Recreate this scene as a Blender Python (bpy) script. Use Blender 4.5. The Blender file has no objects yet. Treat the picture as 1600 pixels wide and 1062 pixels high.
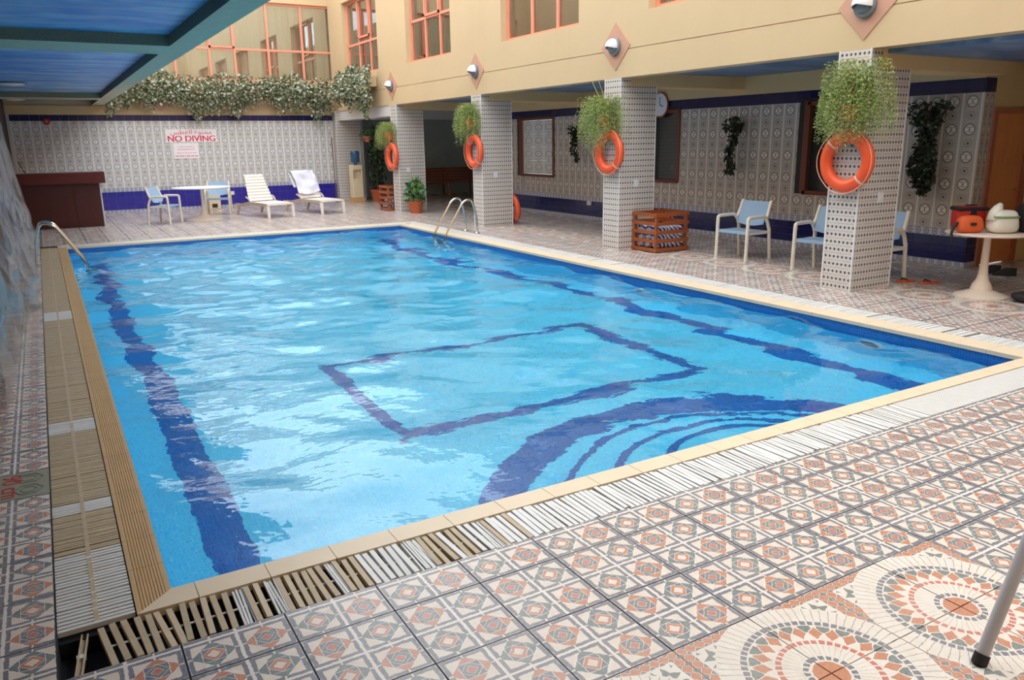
import bpy, math, random
import numpy as np
from mathutils import Vector, Matrix

# ------------------------------------------------------------------ camera, sky, exposure
SC = bpy.context.scene
COL = SC.collection
CAM = (-0.2219, -3.2425, 1.7921)
YAW, PITCH, ROLL, FPX = 0.5274, 0.2487, -0.0148, 1229.73
def cam_axes():
    f = Vector((math.sin(YAW) * math.cos(PITCH), math.cos(YAW) * math.cos(PITCH), -math.sin(PITCH)))
    r = Vector((math.cos(YAW), -math.sin(YAW), 0))
    u = r.cross(f)
    r2 = math.cos(ROLL) * r + math.sin(ROLL) * u
    u2 = -math.sin(ROLL) * r + math.cos(ROLL) * u
    return r2, u2, f
_r, _u, _f = cam_axes()
cd = bpy.data.cameras.new('camera')
cd.sensor_fit = 'HORIZONTAL'; cd.sensor_width = 36.0; cd.lens = 36.0 * FPX / 1600.0
cd.clip_start = 0.05; cd.clip_end = 200
co = bpy.data.objects.new('camera', cd); COL.objects.link(co)
m3 = Matrix((_r, _u, -_f)).transposed()
co.matrix_world = Matrix.Translation(CAM) @ m3.to_4x4()
SC.camera = co

world = bpy.data.worlds.new('overcast_sky'); SC.world = world
world.use_nodes = True
bg = world.node_tree.nodes['Background']
bg.inputs[0].default_value = (0.93, 0.965, 1.0, 1); bg.inputs[1].default_value = 1.0
SC.view_settings.view_transform = 'Standard'
SC.view_settings.look = 'None'
SC.view_settings.exposure = 1.98
SC.view_settings.gamma = 1.0
SC.view_settings.use_curve_mapping = False
SC.cycles.max_bounces = 14
SC.cycles.diffuse_bounces = 6
SC.cycles.glossy_bounces = 6
SC.cycles.transmission_bounces = 10
SC.cycles.transparent_max_bounces = 24
SC.cycles.sample_clamp_indirect = 12.0

RNG = random.Random(7)
PI = math.pi
# ------------------------------------------------------------------ layout constants (metres)
T = 0.38                       # floor tile
GX, GY = 0.369, -0.6274        # a node of the tile grid
PW, PL = 6.54, 13.29           # pool
WZ = -0.085                    # water level
CO_N, CO_L, CO_R, CO_F = 0.12, 0.13, 0.26, 0.22      # coping widths
GR_N, GR_L, GR_R, GR_F = -0.41, -0.41, 7.08, 13.78   # outer edge of the grates
PX, PX2 = 7.81, 8.53           # pillar faces
PY = (2.63, 7.04, 11.68, 16.22)
PWID = 0.40
YB, RX, RYN = 21.2, 10.53, 2.88
ZF = 2.71                      # facade underside
XL = -0.80                     # wall on the left
YN = -5.2                      # wall behind the camera
ZT = 7.4                       # top of the courtyard walls

# ------------------------------------------------------------------ node helpers
class S:
    """a float socket with arithmetic"""
    def __init__(s, nt, k): s.nt, s.k = nt, k
    def op(s, o, *b, clamp=False):
        n = s.nt.nodes.new('ShaderNodeMath'); n.operation = o; n.use_clamp = clamp
        for i, v in enumerate((s,) + b):
            if isinstance(v, S): s.nt.links.new(v.k, n.inputs[i])
            else: n.inputs[i].default_value = v
        return S(s.nt, n.outputs[0])
    def __add__(s, o): return s.op('ADD', o)
    def __sub__(s, o): return s.op('SUBTRACT', o)
    def __mul__(s, o): return s.op('MULTIPLY', o)
    def __truediv__(s, o): return s.op('DIVIDE', o)
    def gt(s, o): return s.op('GREATER_THAN', o)
    def lt(s, o): return s.op('LESS_THAN', o)
    def abs(s): return s.op('ABSOLUTE')
    def fract(s): return s.op('FRACT')
    def floor(s): return s.op('FLOOR')
    def max(s, o): return s.op('MAXIMUM', o)
    def min(s, o): return s.op('MINIMUM', o)
    def band(s, a, b): return s.gt(a) * s.lt(b)
def mixc(nt, fac, a, b):
    n = nt.nodes.new('ShaderNodeMix'); n.data_type = 'RGBA'
    for i, v in ((0, fac), (6, a), (7, b)):
        if isinstance(v, S): nt.links.new(v.k, n.inputs[i])
        elif isinstance(v, bpy.types.NodeSocket): nt.links.new(v, n.inputs[i])
        elif i == 0: n.inputs[0].default_value = v
        else: n.inputs[i].default_value = (*v[:3], 1)
    return n.outputs[2]
def srgb(r, g, b):
    f = lambda c: c / 12.92 if c <= 0.04045 else ((c + 0.055) / 1.055) ** 2.4
    return (f(r / 255), f(g / 255), f(b / 255))
MATS = {}
def new_mat(name):
    m = bpy.data.materials.new(name); m.use_nodes = True
    nt = m.node_tree; p = nt.nodes['Principled BSDF']
    MATS[name] = m
    return m, nt, p
def pos(nt): return nt.nodes.new('ShaderNodeNewGeometry').outputs['Position']
def objco(nt): return nt.nodes.new('ShaderNodeTexCoord').outputs['Object']
def noise(nt, vec, scale, detail=3, rough=0.55, dist=0.0):
    n = nt.nodes.new('ShaderNodeTexNoise')
    nt.links.new(vec, n.inputs['Vector'])
    n.inputs['Scale'].default_value = scale; n.inputs['Detail'].default_value = detail
    n.inputs['Roughness'].default_value = rough; n.inputs['Distortion'].default_value = dist
    return S(nt, n.outputs['Fac'])
def scale_vec(nt, vec, sc):
    n = nt.nodes.new('ShaderNodeVectorMath'); n.operation = 'MULTIPLY'
    nt.links.new(vec, n.inputs[0]); n.inputs[1].default_value = sc
    return n.outputs[0]
def bump(nt, p, h, strength=0.3, dist=0.01):
    b = nt.nodes.new('ShaderNodeBump'); b.inputs['Strength'].default_value = strength
    b.inputs['Distance'].default_value = dist
    nt.links.new(h.k, b.inputs['Height']); nt.links.new(b.outputs[0], p.inputs['Normal'])
def mat(name, col, rough=0.5, metal=0.0, var=0.10, nscale=6.0, bmp=0.0, bscale=60.0, spec=0.5, stretch=None, **kw):
    """plain painted / moulded surface with a little colour variation"""
    m, nt, p = new_mat(name)
    c = col
    v = pos(nt) if stretch is None else scale_vec(nt, pos(nt), stretch)
    if var > 0:
        n = noise(nt, v, nscale, 4)
        lo = tuple(x * (1 - var) for x in col); hi = tuple(min(1, x * (1 + var)) for x in col)
        nt.links.new(mixc(nt, n, lo, hi), p.inputs['Base Color'])
    else: p.inputs['Base Color'].default_value = (*col, 1)
    p.inputs['Roughness'].default_value = rough; p.inputs['Metallic'].default_value = metal
    p.inputs['Specular IOR Level'].default_value = spec
    for k, x in kw.items(): p.inputs[k.replace('_', ' ')].default_value = x
    if bmp > 0: bump(nt, p, noise(nt, v, bscale, 3), bmp)
    return m
def uvxy(nt):
    u = nt.nodes.new('ShaderNodeUVMap').outputs[0]
    s = nt.nodes.new('ShaderNodeSeparateXYZ'); nt.links.new(u, s.inputs[0])
    return S(nt, s.outputs[0]), S(nt, s.outputs[1]), u

# ------------------------------------------------------------------ mesh helpers
class MB:
    def __init__(s): s.v, s.f, s.m, s.uv = [], [], [], []
    def add(s, vs, fs, mi=0, uvs=None):
        b = len(s.v); s.v.extend([tuple(x) for x in vs])
        for k, f in enumerate(fs):
            s.f.append(tuple(b + i for i in f)); s.m.append(mi)
            s.uv.append(uvs[k] if uvs else None)
        return s
    def box(s, x0, x1, y0, y1, z0, z1, mi=0):
        vs = [(x, y, z) for z in (z0, z1) for y in (y0, y1) for x in (x0, x1)]
        return s.add(vs, [(0, 2, 3, 1), (4, 5, 7, 6), (0, 1, 5, 4), (2, 6, 7, 3), (0, 4, 6, 2), (1, 3, 7, 5)], mi)
    def quad(s, a, b, c, d, mi=0): return s.add([a, b, c, d], [(0, 1, 2, 3)], mi)
    def tube(s, pts, r, n=8, mi=0, closed=False, cap=True):
        pts = [Vector(p) for p in pts]; N = len(pts); rr = r if isinstance(r, (list, tuple)) else [r] * N
        tan = []
        for i in range(N):
            a = pts[(i - 1) % N] if (closed or i > 0) else pts[i]; c = pts[(i + 1) % N] if (closed or i < N - 1) else pts[i]
            t = (c - a); tan.append(t.normalized() if t.length > 1e-9 else Vector((0, 0, 1)))
        t0 = tan[0]; ref = Vector((0, 0, 1)) if abs(t0.z) < 0.9 else Vector((1, 0, 0))
        nrm = (ref - t0 * ref.dot(t0)).normalized(); vs = []
        for i in range(N):
            nrm = (nrm - tan[i] * nrm.dot(tan[i]))
            nrm = nrm.normalized() if nrm.length > 1e-6 else tan[i].orthogonal().normalized()
            bi = tan[i].cross(nrm)
            for k in range(n):
                a = 2 * PI * k / n
                vs.append(pts[i] + (nrm * math.cos(a) + bi * math.sin(a)) * rr[i])
        fs = []
        for i in range(N if closed else N - 1):
            j = (i + 1) % N
            for k in range(n):
                l = (k + 1) % n; fs.append((i * n + k, i * n + l, j * n + l, j * n + k))
        if cap and not closed:
            fs.append(tuple(range(n - 1, -1, -1))); fs.append(tuple((N - 1) * n + k for k in range(n)))
        return s.add(vs, fs, mi)
    def lathe(s, prof, n=24, c=(0, 0, 0), mi=0, axis='z', caps=(1, 1)):
        vs = []
        for r, z in prof:
            for k in range(n):
                a = 2 * PI * k / n; p = (r * math.cos(a), r * math.sin(a), z)
                if axis == 'x': p = (p[2], p[0], p[1])
                if axis == 'y': p = (p[1], p[2], p[0])
                vs.append((p[0] + c[0], p[1] + c[1], p[2] + c[2]))
        fs = []
        for i in range(len(prof) - 1):
            for k in range(n):
                l = (k + 1) % n; fs.append((i * n + k, i * n + l, (i + 1) * n + l, (i + 1) * n + k))
        if caps[0] and prof[0][0] > 1e-5: fs.append(tuple(range(n - 1, -1, -1)))
        if caps[1] and prof[-1][0] > 1e-5: fs.append(tuple((len(prof) - 1) * n + k for k in range(n)))
        return s.add(vs, fs, mi)
    def prism(s, poly, z0, z1, mi=0):
        n = len(poly); vs = [(x, y, z0) for x, y in poly] + [(x, y, z1) for x, y in poly]
        fs = [tuple(range(n - 1, -1, -1)), tuple(range(n, 2 * n))] + [(i, (i + 1) % n, n + (i + 1) % n, n + i) for i in range(n)]
        return s.add(vs, fs, mi)
    def grid(s, fn, nu, nv, mi=0, uv=False):
        vs = [fn(i / nu, j / nv) for j in range(nv + 1) for i in range(nu + 1)]
        fs = [(j * (nu + 1) + i, j * (nu + 1) + i + 1, (j + 1) * (nu + 1) + i + 1, (j + 1) * (nu + 1) + i) for j in range(nv) for i in range(nu)]
        us = [[(i / nu, j / nv), ((i + 1) / nu, j / nv), ((i + 1) / nu, (j + 1) / nv), (i / nu, (j + 1) / nv)] for j in range(nv) for i in range(nu)] if uv else None
        return s.add(vs, fs, mi, us)
    def mesh(s, name, mats, smooth=False):
        me = bpy.data.meshes.new(name); me.from_pydata(s.v, [], s.f)
        for mm in (mats if isinstance(mats, (list, tuple)) else [mats]): me.materials.append(mm)
        if len(me.materials) > 1: me.polygons.foreach_set('material_index', s.m)
        if any(u is not None for u in s.uv):
            lay = me.uv_layers.new(name='UVMap'); flat = []
            for f, u in zip(s.f, s.uv):
                for k in range(len(f)): flat.extend(u[k] if u else (0, 0))
            lay.data.foreach_set('uv', flat)
        if smooth:
            me.polygons.foreach_set('use_smooth', [True] * len(me.polygons))
            if smooth != 'all': me.set_sharp_from_angle(angle=math.radians(40))
        me.update()
        return me
    def build(s, name, mats, parent=None, smooth=False, loc=None, rz=0):
        return link(name, s.mesh(name, mats, smooth), parent, loc, rz)
def link(name, me, parent=None, loc=None, rz=0):
    o = bpy.data.objects.new(name, me); COL.objects.link(o)
    if parent is not None: o.parent = parent
    if loc is not None: o.location = loc
    if rz: o.rotation_euler = (0, 0, rz)
    return o
def tag(o, label=None, cat=None, group=None, kind=None):
    if label: o['label'] = label
    if cat: o['category'] = cat
    if group: o['group'] = group
    if kind: o['kind'] = kind
    return o
def thing(name, label, cat, loc=(0, 0, 0), rz=0, group=None, kind=None):
    return tag(link(name, None, None, loc, rz), label, cat, group, kind)
def copy_tree(o, loc=None, rz=None, label=None, parent=None):
    c = o.copy(); COL.objects.link(c); c.parent = parent
    if loc is not None: c.location = loc
    if rz is not None: c.rotation_euler = (0, 0, rz)
    if label: c['label'] = label
    for ch in list(o.children): copy_tree(ch, parent=c)
    return c
def bevel(o, w=0.01, seg=2):
    b = o.modifiers.new('bevel', 'BEVEL'); b.width = w; b.segments = seg; b.limit_method = 'ANGLE'
    return o
def arc(c, r, a0, a1, n, plane='xz'):
    out = []
    for i in range(n + 1):
        a = a0 + (a1 - a0) * i / n; p = [c[0], c[1], c[2]]
        i0, i1 = {'xz': (0, 2), 'yz': (1, 2), 'xy': (0, 1)}[plane]
        p[i0] += r * math.cos(a); p[i1] += r * math.sin(a); out.append(tuple(p))
    return out
def fillet(pts, r, n=5):
    pts = [Vector(p) for p in pts]; out = [pts[0]]
    for a, b, c in zip(pts, pts[1:], pts[2:]):
        d1 = (a - b); d2 = (c - b); rr = min(r, d1.length * .48, d2.length * .48)
        p1 = b + d1.normalized() * rr; p2 = b + d2.normalized() * rr
        for i in range(n + 1):
            t = i / n; out.append(p1 * (1 - t) ** 2 + b * 2 * t * (1 - t) + p2 * t * t)
    out.append(pts[-1]); return out
def text_mesh(name, txt, size, m, extrude=0.001):
    cu = bpy.data.curves.new(name, 'FONT'); cu.body = txt; cu.size = size; cu.extrude = extrude
    cu.align_x = 'CENTER'; cu.align_y = 'CENTER'
    o = bpy.data.objects.new(name, cu); COL.objects.link(o)
    dg = bpy.context.evaluated_depsgraph_get(); me = bpy.data.meshes.new_from_object(o.evaluated_get(dg))
    bpy.data.objects.remove(o); bpy.data.curves.remove(cu)
    me.materials.clear(); me.materials.append(m); me.name = name
    return me

def in_view(p):
    d = Vector(p) - Vector(CAM); z = d.dot(_f)
    if z < 0.2: return None
    u, v = 800 + FPX * d.dot(_r) / z, 531 - FPX * d.dot(_u) / z
    return z if -60 < u < 1660 and -60 < v < 1130 else None

# ------------------------------------------------------------------ materials
CREAM = srgb(226, 208, 190)
def mat_floor_tile(name, medallion=False):
    m, nt, p = new_mat(name)
    U, V, uv = uvxy(nt)
    P = pos(nt)
    # slight waver so the printed marble pieces are not ruler-straight
    w = noise(nt, P, 38, 2) - 0.5; w2 = noise(nt, scale_vec(nt, P, (1.0, -1.3, 1)), 41, 2) - 0.5
    grain = noise(nt, P, 62, 5, 0.8) * 1.8 - 0.4; grain = grain.op('ADD', 0.0, clamp=True); blot = noise(nt, P, 2.3, 4)
    cream = mixc(nt, noise(nt, P, 21, 4), *((srgb(240, 236, 228), srgb(222, 208, 194)) if medallion else (srgb(240, 231, 219), srgb(218, 200, 182))))
    orange = mixc(nt, grain, srgb(216, 156, 122), srgb(182, 106, 76))
    red = mixc(nt, grain, srgb(214, 138, 120), srgb(188, 98, 84))
    blue = mixc(nt, grain, srgb(144, 146, 156), srgb(90, 93, 106))
    teal = mixc(nt, grain, srgb(146, 156, 152), srgb(86, 100, 102))
    white = srgb(236, 232, 228)
    if not medallion:
        u2, v2 = U * 2.0 + w * 0.06, V * 2.0 + w2 * 0.06
        par = ((u2.floor() + v2.floor()) / 2.0).fract().gt(0.25)      # 1 on the odd cells
        a = (u2.fract() * 2.0 - 1.0).abs(); b = (v2.fract() * 2.0 - 1.0).abs()
        d1 = a + b; di = a.max(b); mn = a.min(b)
        c = cream
        tb = (U - 0.5).abs().max((V - 0.5).abs()).gt(0.485)
        bars = (di.band(0.76, 0.93) * mn.gt(0.04)).max(tb)
        c = mixc(nt, bars, c, blue)
        dia = d1.lt(0.86) * di.lt(0.76)
        ring = d1.band(0.84, 0.90) * di.lt(0.76)
        outer = mixc(nt, par, teal, orange)
        c = mixc(nt, dia, c, outer)
        sq = di.lt(0.43)
        c = mixc(nt, sq, c, blue)
        c = mixc(nt, d1.lt(0.46), c, mixc(nt, par, orange, teal))
        c = mixc(nt, d1.lt(0.235), c, mixc(nt, par, cream, red))
        # pale mosaic joints around the pieces
        j = d1.band(0.44, 0.475) + d1.band(0.225, 0.255) + (di.band(0.415, 0.445) * d1.lt(0.86)) + ring + di.gt(0.955) * (tb * -1.0 + 1.0)
        c = mixc(nt, j.min(1.0) * 0.8, c, white)
    else:
        u2, v2 = U + w * 0.03, V + w2 * 0.03
        r = (u2 * u2 + v2 * v2).op('SQRT'); th = v2.op('ARCTAN2', u2) / (2 * PI)
        def saw(n): return (th * n).fract()
        def dash(n, g): return saw(n).band(g / 2, 1 - g / 2)
        c = mixc(nt, r.band(0.80, 1.01) * saw(72.0).lt(0.09), cream, srgb(150, 140, 134))
        c = mixc(nt, r.band(0.26, 0.42) * saw(44.0).lt(0.07), c, srgb(176, 150, 132))
        c = mixc(nt, r.lt(0.165), c, orange)
        c = mixc(nt, r.band(0.19, 0.245) * dash(20.0, 0.3), c, blue)
        c = mixc(nt, r.band(0.43, 0.485) * dash(40.0, 0.28), c, red)
        t = (saw(24.0) - 0.5).abs() * 2.0                        # 0 at the spoke
        c = mixc(nt, r.band(0.615, 0.72) * t.gt(0.30), c, teal)
        dd = t * 1.18 + (r - 0.60).abs() / 0.10
        c = mixc(nt, dd.lt(1.14), c, white)
        c = mixc(nt, dd.lt(0.98), c, orange)
        c = mixc(nt, r.band(0.735, 0.795) * dash(64.0, 0.25), c, blue)
        # corners outside the circle: small lozenges along the edges and teal triangles
        ax, ay = u2.abs(), v2.abs(); mx = ax.max(ay); mi_ = ax.min(ay)
        out = r.gt(1.02)
        tri = (mi_ * 9.0).fract(); tri = (tri - 0.5).abs() * 2.0
        c = mixc(nt, out * mx.band(0.74, 0.86) * (((mx - 0.74) / 0.12) + tri).lt(1.0), c, teal)
        c = mixc(nt, out * mx.band(0.88, 0.99) * (tri + ((mx - 0.935) / 0.055).abs()).lt(1.15), c, orange)
        c = mixc(nt, out * mx.band(0.88, 0.99) * (tri + ((mx - 0.935) / 0.055).abs()).gt(1.3), c, blue)
    # wear: faded print and grime
    c = mixc(nt, (blot - 0.28) * 0.5, c, srgb(206, 196, 184))
    c = mixc(nt, ((noise(nt, P, 7, 5, 0.7) - 0.56) * 3.0).op('MAXIMUM', 0.0, clamp=True) * 0.30, c, srgb(120, 104, 88))
    nt.links.new(c, p.inputs['Base Color'])
    rr = noise(nt, P, 3.1, 3) * 0.20 + 0.16
    nt.links.new(rr.k, p.inputs['Roughness'])
    bump(nt, p, grain, 0.10, 0.004)
    return m
M_TILE = mat_floor_tile('floor_tile_print'); M_MED = mat_floor_tile('medallion_tile_print', True)
M_GROUT = mat('floor_grout', srgb(100, 90, 78), 0.8, nscale=9)

def mat_wall_tile(name, lite, dark, soft=False):
    m, nt, p = new_mat(name); U, V, uv = uvxy(nt); P = pos(nt)
    x = (U - 0.5) * 2.0; y = (V - 0.5) * 3.0       # tile is 2:3
    r = (x * x + y * y).op('SQRT')
    g = noise(nt, P, 120, 2)
    base = mixc(nt, g, dark, tuple(min(1, q * 1.25) for q in dark))
    c = mixc(nt, x.abs().gt(0.90 if soft else 0.86), base, tuple(0.5 * q + 0.5 * w for q, w in zip(lite, dark)) if False else lite)
    c = mixc(nt, r.band(0.52, 0.66), c, tuple(q * 0.55 for q in dark))
    c = mixc(nt, r.lt(0.52), c, tuple(min(1, q * 1.2) for q in dark))
    c = mixc(nt, r.band(0.36, 0.50) * (x.abs() - y.abs()).abs().gt(0.12), c, lite)
    c = mixc(nt, y.abs().lt(0.16) * x.abs().band(0.10, 0.48), c, lite)
    c = mixc(nt, r.lt(0.10), c, tuple(q * 0.5 for q in dark))
    yy = y.abs()
    r2 = (x * x + (yy - 1.5) * (yy - 1.5)).op('SQRT')
    c = mixc(nt, r2.band(0.34, 0.42), c, tuple(q * 0.7 for q in dark))
    c = mixc(nt, r2.lt(0.13), c, srgb(70, 58, 60))
    xs = (x * 6.0).fract().lt(0.2) * yy.band(0.75, 1.0) * x.abs().lt(0.72)
    c = mixc(nt, xs * 0.5, c, lite)
    nt.links.new(c, p.inputs['Base Color']); p.inputs['Roughness'].default_value = 0.28
    return m
M_WTILE = mat_wall_tile('patterned_wall_tile', srgb(234, 234, 238), srgb(192, 191, 190))
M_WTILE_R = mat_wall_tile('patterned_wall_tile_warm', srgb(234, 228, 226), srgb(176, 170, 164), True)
def mat_border(name):
    m, nt, p = new_mat(name); U, V, uv = uvxy(nt)
    x = (U * 2.0).fract() * 2.0 - 1.0; y = V * 2.0 - 1.0
    r = (x * x + y * y * 0.6).op('SQRT')
    c = mixc(nt, r.band(0.45, 0.7), srgb(206, 206, 214), srgb(120, 124, 150))
    c = mixc(nt, r.lt(0.25), c, srgb(110, 116, 150))
    c = mixc(nt, y.abs().gt(0.82), c, srgb(150, 152, 176))
    nt.links.new(c, p.inputs['Base Color']); p.inputs['Roughness'].default_value = 0.3
    return m
M_BORDER = mat_border('border_tile')
M_BLUE = mat('blue_glazed_tile', srgb(44, 40, 150), 0.16, var=0.18, nscale=14)
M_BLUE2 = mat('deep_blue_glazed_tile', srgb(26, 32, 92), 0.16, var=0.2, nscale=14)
M_NAVY = mat('navy_glazed_tile', srgb(28, 26, 84), 0.18, var=0.2, nscale=20)
M_WGROUT = mat('wall_grout', srgb(176, 176, 182), 0.8)
def mat_pillar():
    m, nt, p = new_mat('dotted_pillar_tile'); U, V, uv = uvxy(nt); P = pos(nt)
    x = U - 0.5; y = V - 0.5
    d = (x.abs() * 1.0 + y.abs() * 1.35)
    c = mixc(nt, noise(nt, P, 30, 3), srgb(226, 220, 212), srgb(206, 198, 190))
    diag = ((U + V) * 2.0).fract().lt(0.16)
    c = mixc(nt, diag * 0.35, c, srgb(176, 164, 160))
    c = mixc(nt, d.lt(0.33), c, srgb(72, 74, 100))
    c = mixc(nt, y.abs().gt(0.46) * 0.6, c, srgb(170, 164, 160))
    nt.links.new(c, p.inputs['Base Color']); p.inputs['Roughness'].default_value = 0.3
    return m
M_PILLAR = mat_pillar()
M_PEDGE = mat('pillar_corner_trim', srgb(224, 222, 220), 0.35)
def mat_stucco(name, col, streak=0.25):
    m, nt, p = new_mat(name); P = pos(nt)
    n = noise(nt, P, 1.1, 4); st = noise(nt, scale_vec(nt, P, (3.5, 3.5, 0.35)), 1.6, 4)
    c = mixc(nt, n, tuple(q * 0.93 for q in col), tuple(min(1, q * 1.05) for q in col))
    c = mixc(nt, ((st - 0.55) * 3.0).op('MAXIMUM', 0.0, clamp=True) * streak, c, tuple(q * f for q, f in zip(col, (0.86, 0.78, 0.66))))
    nt.links.new(c, p.inputs['Base Color']); p.inputs['Roughness'].default_value = 0.85
    bump(nt, p, noise(nt, P, 140, 3), 0.12, 0.004)
    return m
M_BEIGE = mat_stucco('beige_stucco', srgb(206, 180, 142))
M_OCHRE = mat_stucco('ochre_stucco', srgb(224, 196, 146), 0.5)
M_WHITEB = mat_stucco('white_plaster', srgb(214, 212, 212), 0.1)
M_SALMON = mat('salmon_window_frame', srgb(232, 150, 122), 0.45, var=0.05)
M_DIAMOND = mat('terracotta_plate', srgb(198, 150, 126), 0.6, var=0.08)
M_LAMPW = mat('lamp_white_shell', srgb(226, 226, 226), 0.35, var=0.05)
M_LAMPG = mat('lamp_grey_housing', srgb(116, 122, 130), 0.4, var=0.05)
def mat_skypaint(name='sky_painted_ceiling', ca=srgb(48, 136, 210), cb=srgb(184, 216, 236)):
    m, nt, p = new_mat(name); P = pos(nt)
    n = noise(nt, scale_vec(nt, P, (0.55, 1.5, 1)), 1.7, 5, 0.55, 0.6)
    n2 = noise(nt, scale_vec(nt, P, (1.0, 2.2, 1)), 3.5, 4)
    f = ((n * 0.75 + n2 * 0.25) - 0.42) * 3.6
    c = mixc(nt, f.op('ADD', 0.0, clamp=True), ca, cb)
    nt.links.new(c, p.inputs['Base Color']); p.inputs['Roughness'].default_value = 0.45
    return m
M_SKYP = mat_skypaint(); M_SKYP2 = mat_skypaint('shade_toned_sky_ceiling', srgb(78, 118, 168), srgb(146, 170, 194))  # gallery copy of the sky paint, darkened to paint in its dimness
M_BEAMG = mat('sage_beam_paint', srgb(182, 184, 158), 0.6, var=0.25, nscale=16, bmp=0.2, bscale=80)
M_BEAMD = mat('dark_beam_side', srgb(128, 130, 106), 0.7, var=0.3, nscale=40, bmp=0.3, bscale=60)
def mat_mosaic(name, a, b, joint):
    m, nt, p = new_mat(name); P = pos(nt)
    s = nt.nodes.new('ShaderNodeSeparateXYZ'); nt.links.new(P, s.inputs[0])
    X, Y, Z = (S(nt, s.outputs[i]) for i in range(3)); k = 1 / 0.026
    fx, fy, fz = (X * k), (Y * k), (Z * k)
    cell = nt.nodes.new('ShaderNodeCombineXYZ')
    for i, q in enumerate((fx, fy, fz)): nt.links.new(q.floor().k, cell.inputs[i])
    wn = nt.nodes.new('ShaderNodeTexWhiteNoise'); nt.links.new(cell.outputs[0], wn.inputs[0])
    c = mixc(nt, S(nt, wn.outputs[0]), a, b)
    nrm = nt.nodes.new('ShaderNodeNewGeometry').outputs['Normal']
    sn = nt.nodes.new('ShaderNodeSeparateXYZ'); nt.links.new(nrm, sn.inputs[0])
    j = None
    for q, ax in ((fx, 0), (fy, 1), (fz, 2)):
        l = ((q.fract() - 0.5).abs().gt(0.45)) * S(nt, sn.outputs[ax]).abs().lt(0.7)
        j = l if j is None else j.max(l)
    c = mixc(nt, j * 0.7, c, joint)
    nt.links.new(c, p.inputs['Base Color']); p.inputs['Roughness'].default_value = 0.3
    return m
M_POOL = mat_mosaic('pool_light_blue_mosaic', srgb(96, 221, 254), srgb(80, 209, 252), srgb(164, 232, 253))
M_POOLD = mat_mosaic('pool_dark_blue_mosaic', srgb(36, 110, 190), srgb(26, 92, 172), srgb(84, 146, 206))
def mat_water():
    m = bpy.data.materials.new('pool_water'); m.use_nodes = True; nt = m.node_tree
    nt.nodes.remove(nt.nodes['Principled BSDF'])
    g = nt.nodes.new('ShaderNodeBsdfGlass'); g.inputs['IOR'].default_value = 1.333
    g.inputs['Color'].default_value = (0.90, 0.985, 1.0, 1); g.inputs['Roughness'].default_value = 0.0
    P = pos(nt)
    h = noise(nt, scale_vec(nt, P, (1.0, 1.25, 1)), 7.0, 2, 0.5)
    b = nt.nodes.new('ShaderNodeBump'); b.inputs['Strength'].default_value = 0.20; b.inputs['Distance'].default_value = 0.03
    nt.links.new(h.k, b.inputs['Height']); nt.links.new(b.outputs[0], g.inputs['Normal'])
    nt.links.new(g.outputs[0], nt.nodes['Material Output'].inputs[0])
    return m
M_WATER = mat_water()
M_COPE = mat('cream_coping_tile', srgb(224, 206, 178), 0.45, var=0.08, nscale=5)
M_COPE_L = mat('ribbed_tan_coping_tile', srgb(196, 164, 118), 0.5, var=0.12, nscale=5)
M_SLATW = mat('white_plastic_slat', srgb(222, 222, 220), 0.4, var=0.08, nscale=20)
M_SLATT = mat('stained_tan_plastic_slat', srgb(190, 172, 142), 0.5, var=0.22, nscale=18)
M_CHAN = mat('dark_overflow_channel', srgb(34, 36, 42), 0.6)
M_STEEL = mat('polished_steel', srgb(200, 196, 190), 0.16, metal=1.0, var=0.04)
M_GREYM = mat('grey_painted_metal', srgb(196, 190, 190), 0.4, metal=0.0, var=0.05)
M_RUBBER = mat('black_rubber', srgb(40, 38, 38), 0.7)
M_MAHOG = mat('dark_mahogany', srgb(74, 26, 24), 0.3, var=0.25, nscale=4, stretch=(6, 6, 1))
M_MAHOG2 = mat('reddish_mahogany_top', srgb(96, 32, 30), 0.3, var=0.2, nscale=4, stretch=(1, 6, 6))
M_MAROON = mat('dark_maroon_wall', srgb(52, 30, 28), 0.7)
M_FARW = mat('lifted_green_grey_wall', srgb(206, 218, 214), 0.8)  # pale base colour raised in place of light missing from the recess
M_CRATE = mat('red_brown_varnished_wood', srgb(158, 84, 44), 0.4, var=0.2, nscale=9)
M_BENCH = mat('dark_brown_bench_wood', srgb(176, 108, 82), 0.5, var=0.2, nscale=9)
M_DOORW = mat('brown_wood_door', srgb(224, 146, 92), 0.4, var=0.15, nscale=3, stretch=(8, 8, 1))
M_FRAMEB = mat('brown_window_frame', srgb(118, 62, 46), 0.45)
M_FRAMEK = mat('black_window_surround', srgb(26, 26, 30), 0.5)
M_CHAIRF = mat('cream_plastic_frame', srgb(232, 222, 206), 0.4, var=0.05)
M_CHAIRB = mat('pale_blue_sling', srgb(148, 176, 204), 0.6, var=0.06, bmp=0.2, bscale=300)
M_TABLE = mat('cream_table_plastic', srgb(230, 214, 198), 0.35, var=0.05)
M_LOUNGE = mat('ivory_lounger_plastic', srgb(238, 232, 224), 0.4, var=0.05)
M_LOUNGE2 = mat('taupe_lounger_frame', srgb(196, 178, 160), 0.45, var=0.06)
M_TOWEL = mat('white_terry_towel', srgb(226, 228, 242), 0.9, var=0.05, bmp=0.4, bscale=400)
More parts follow.
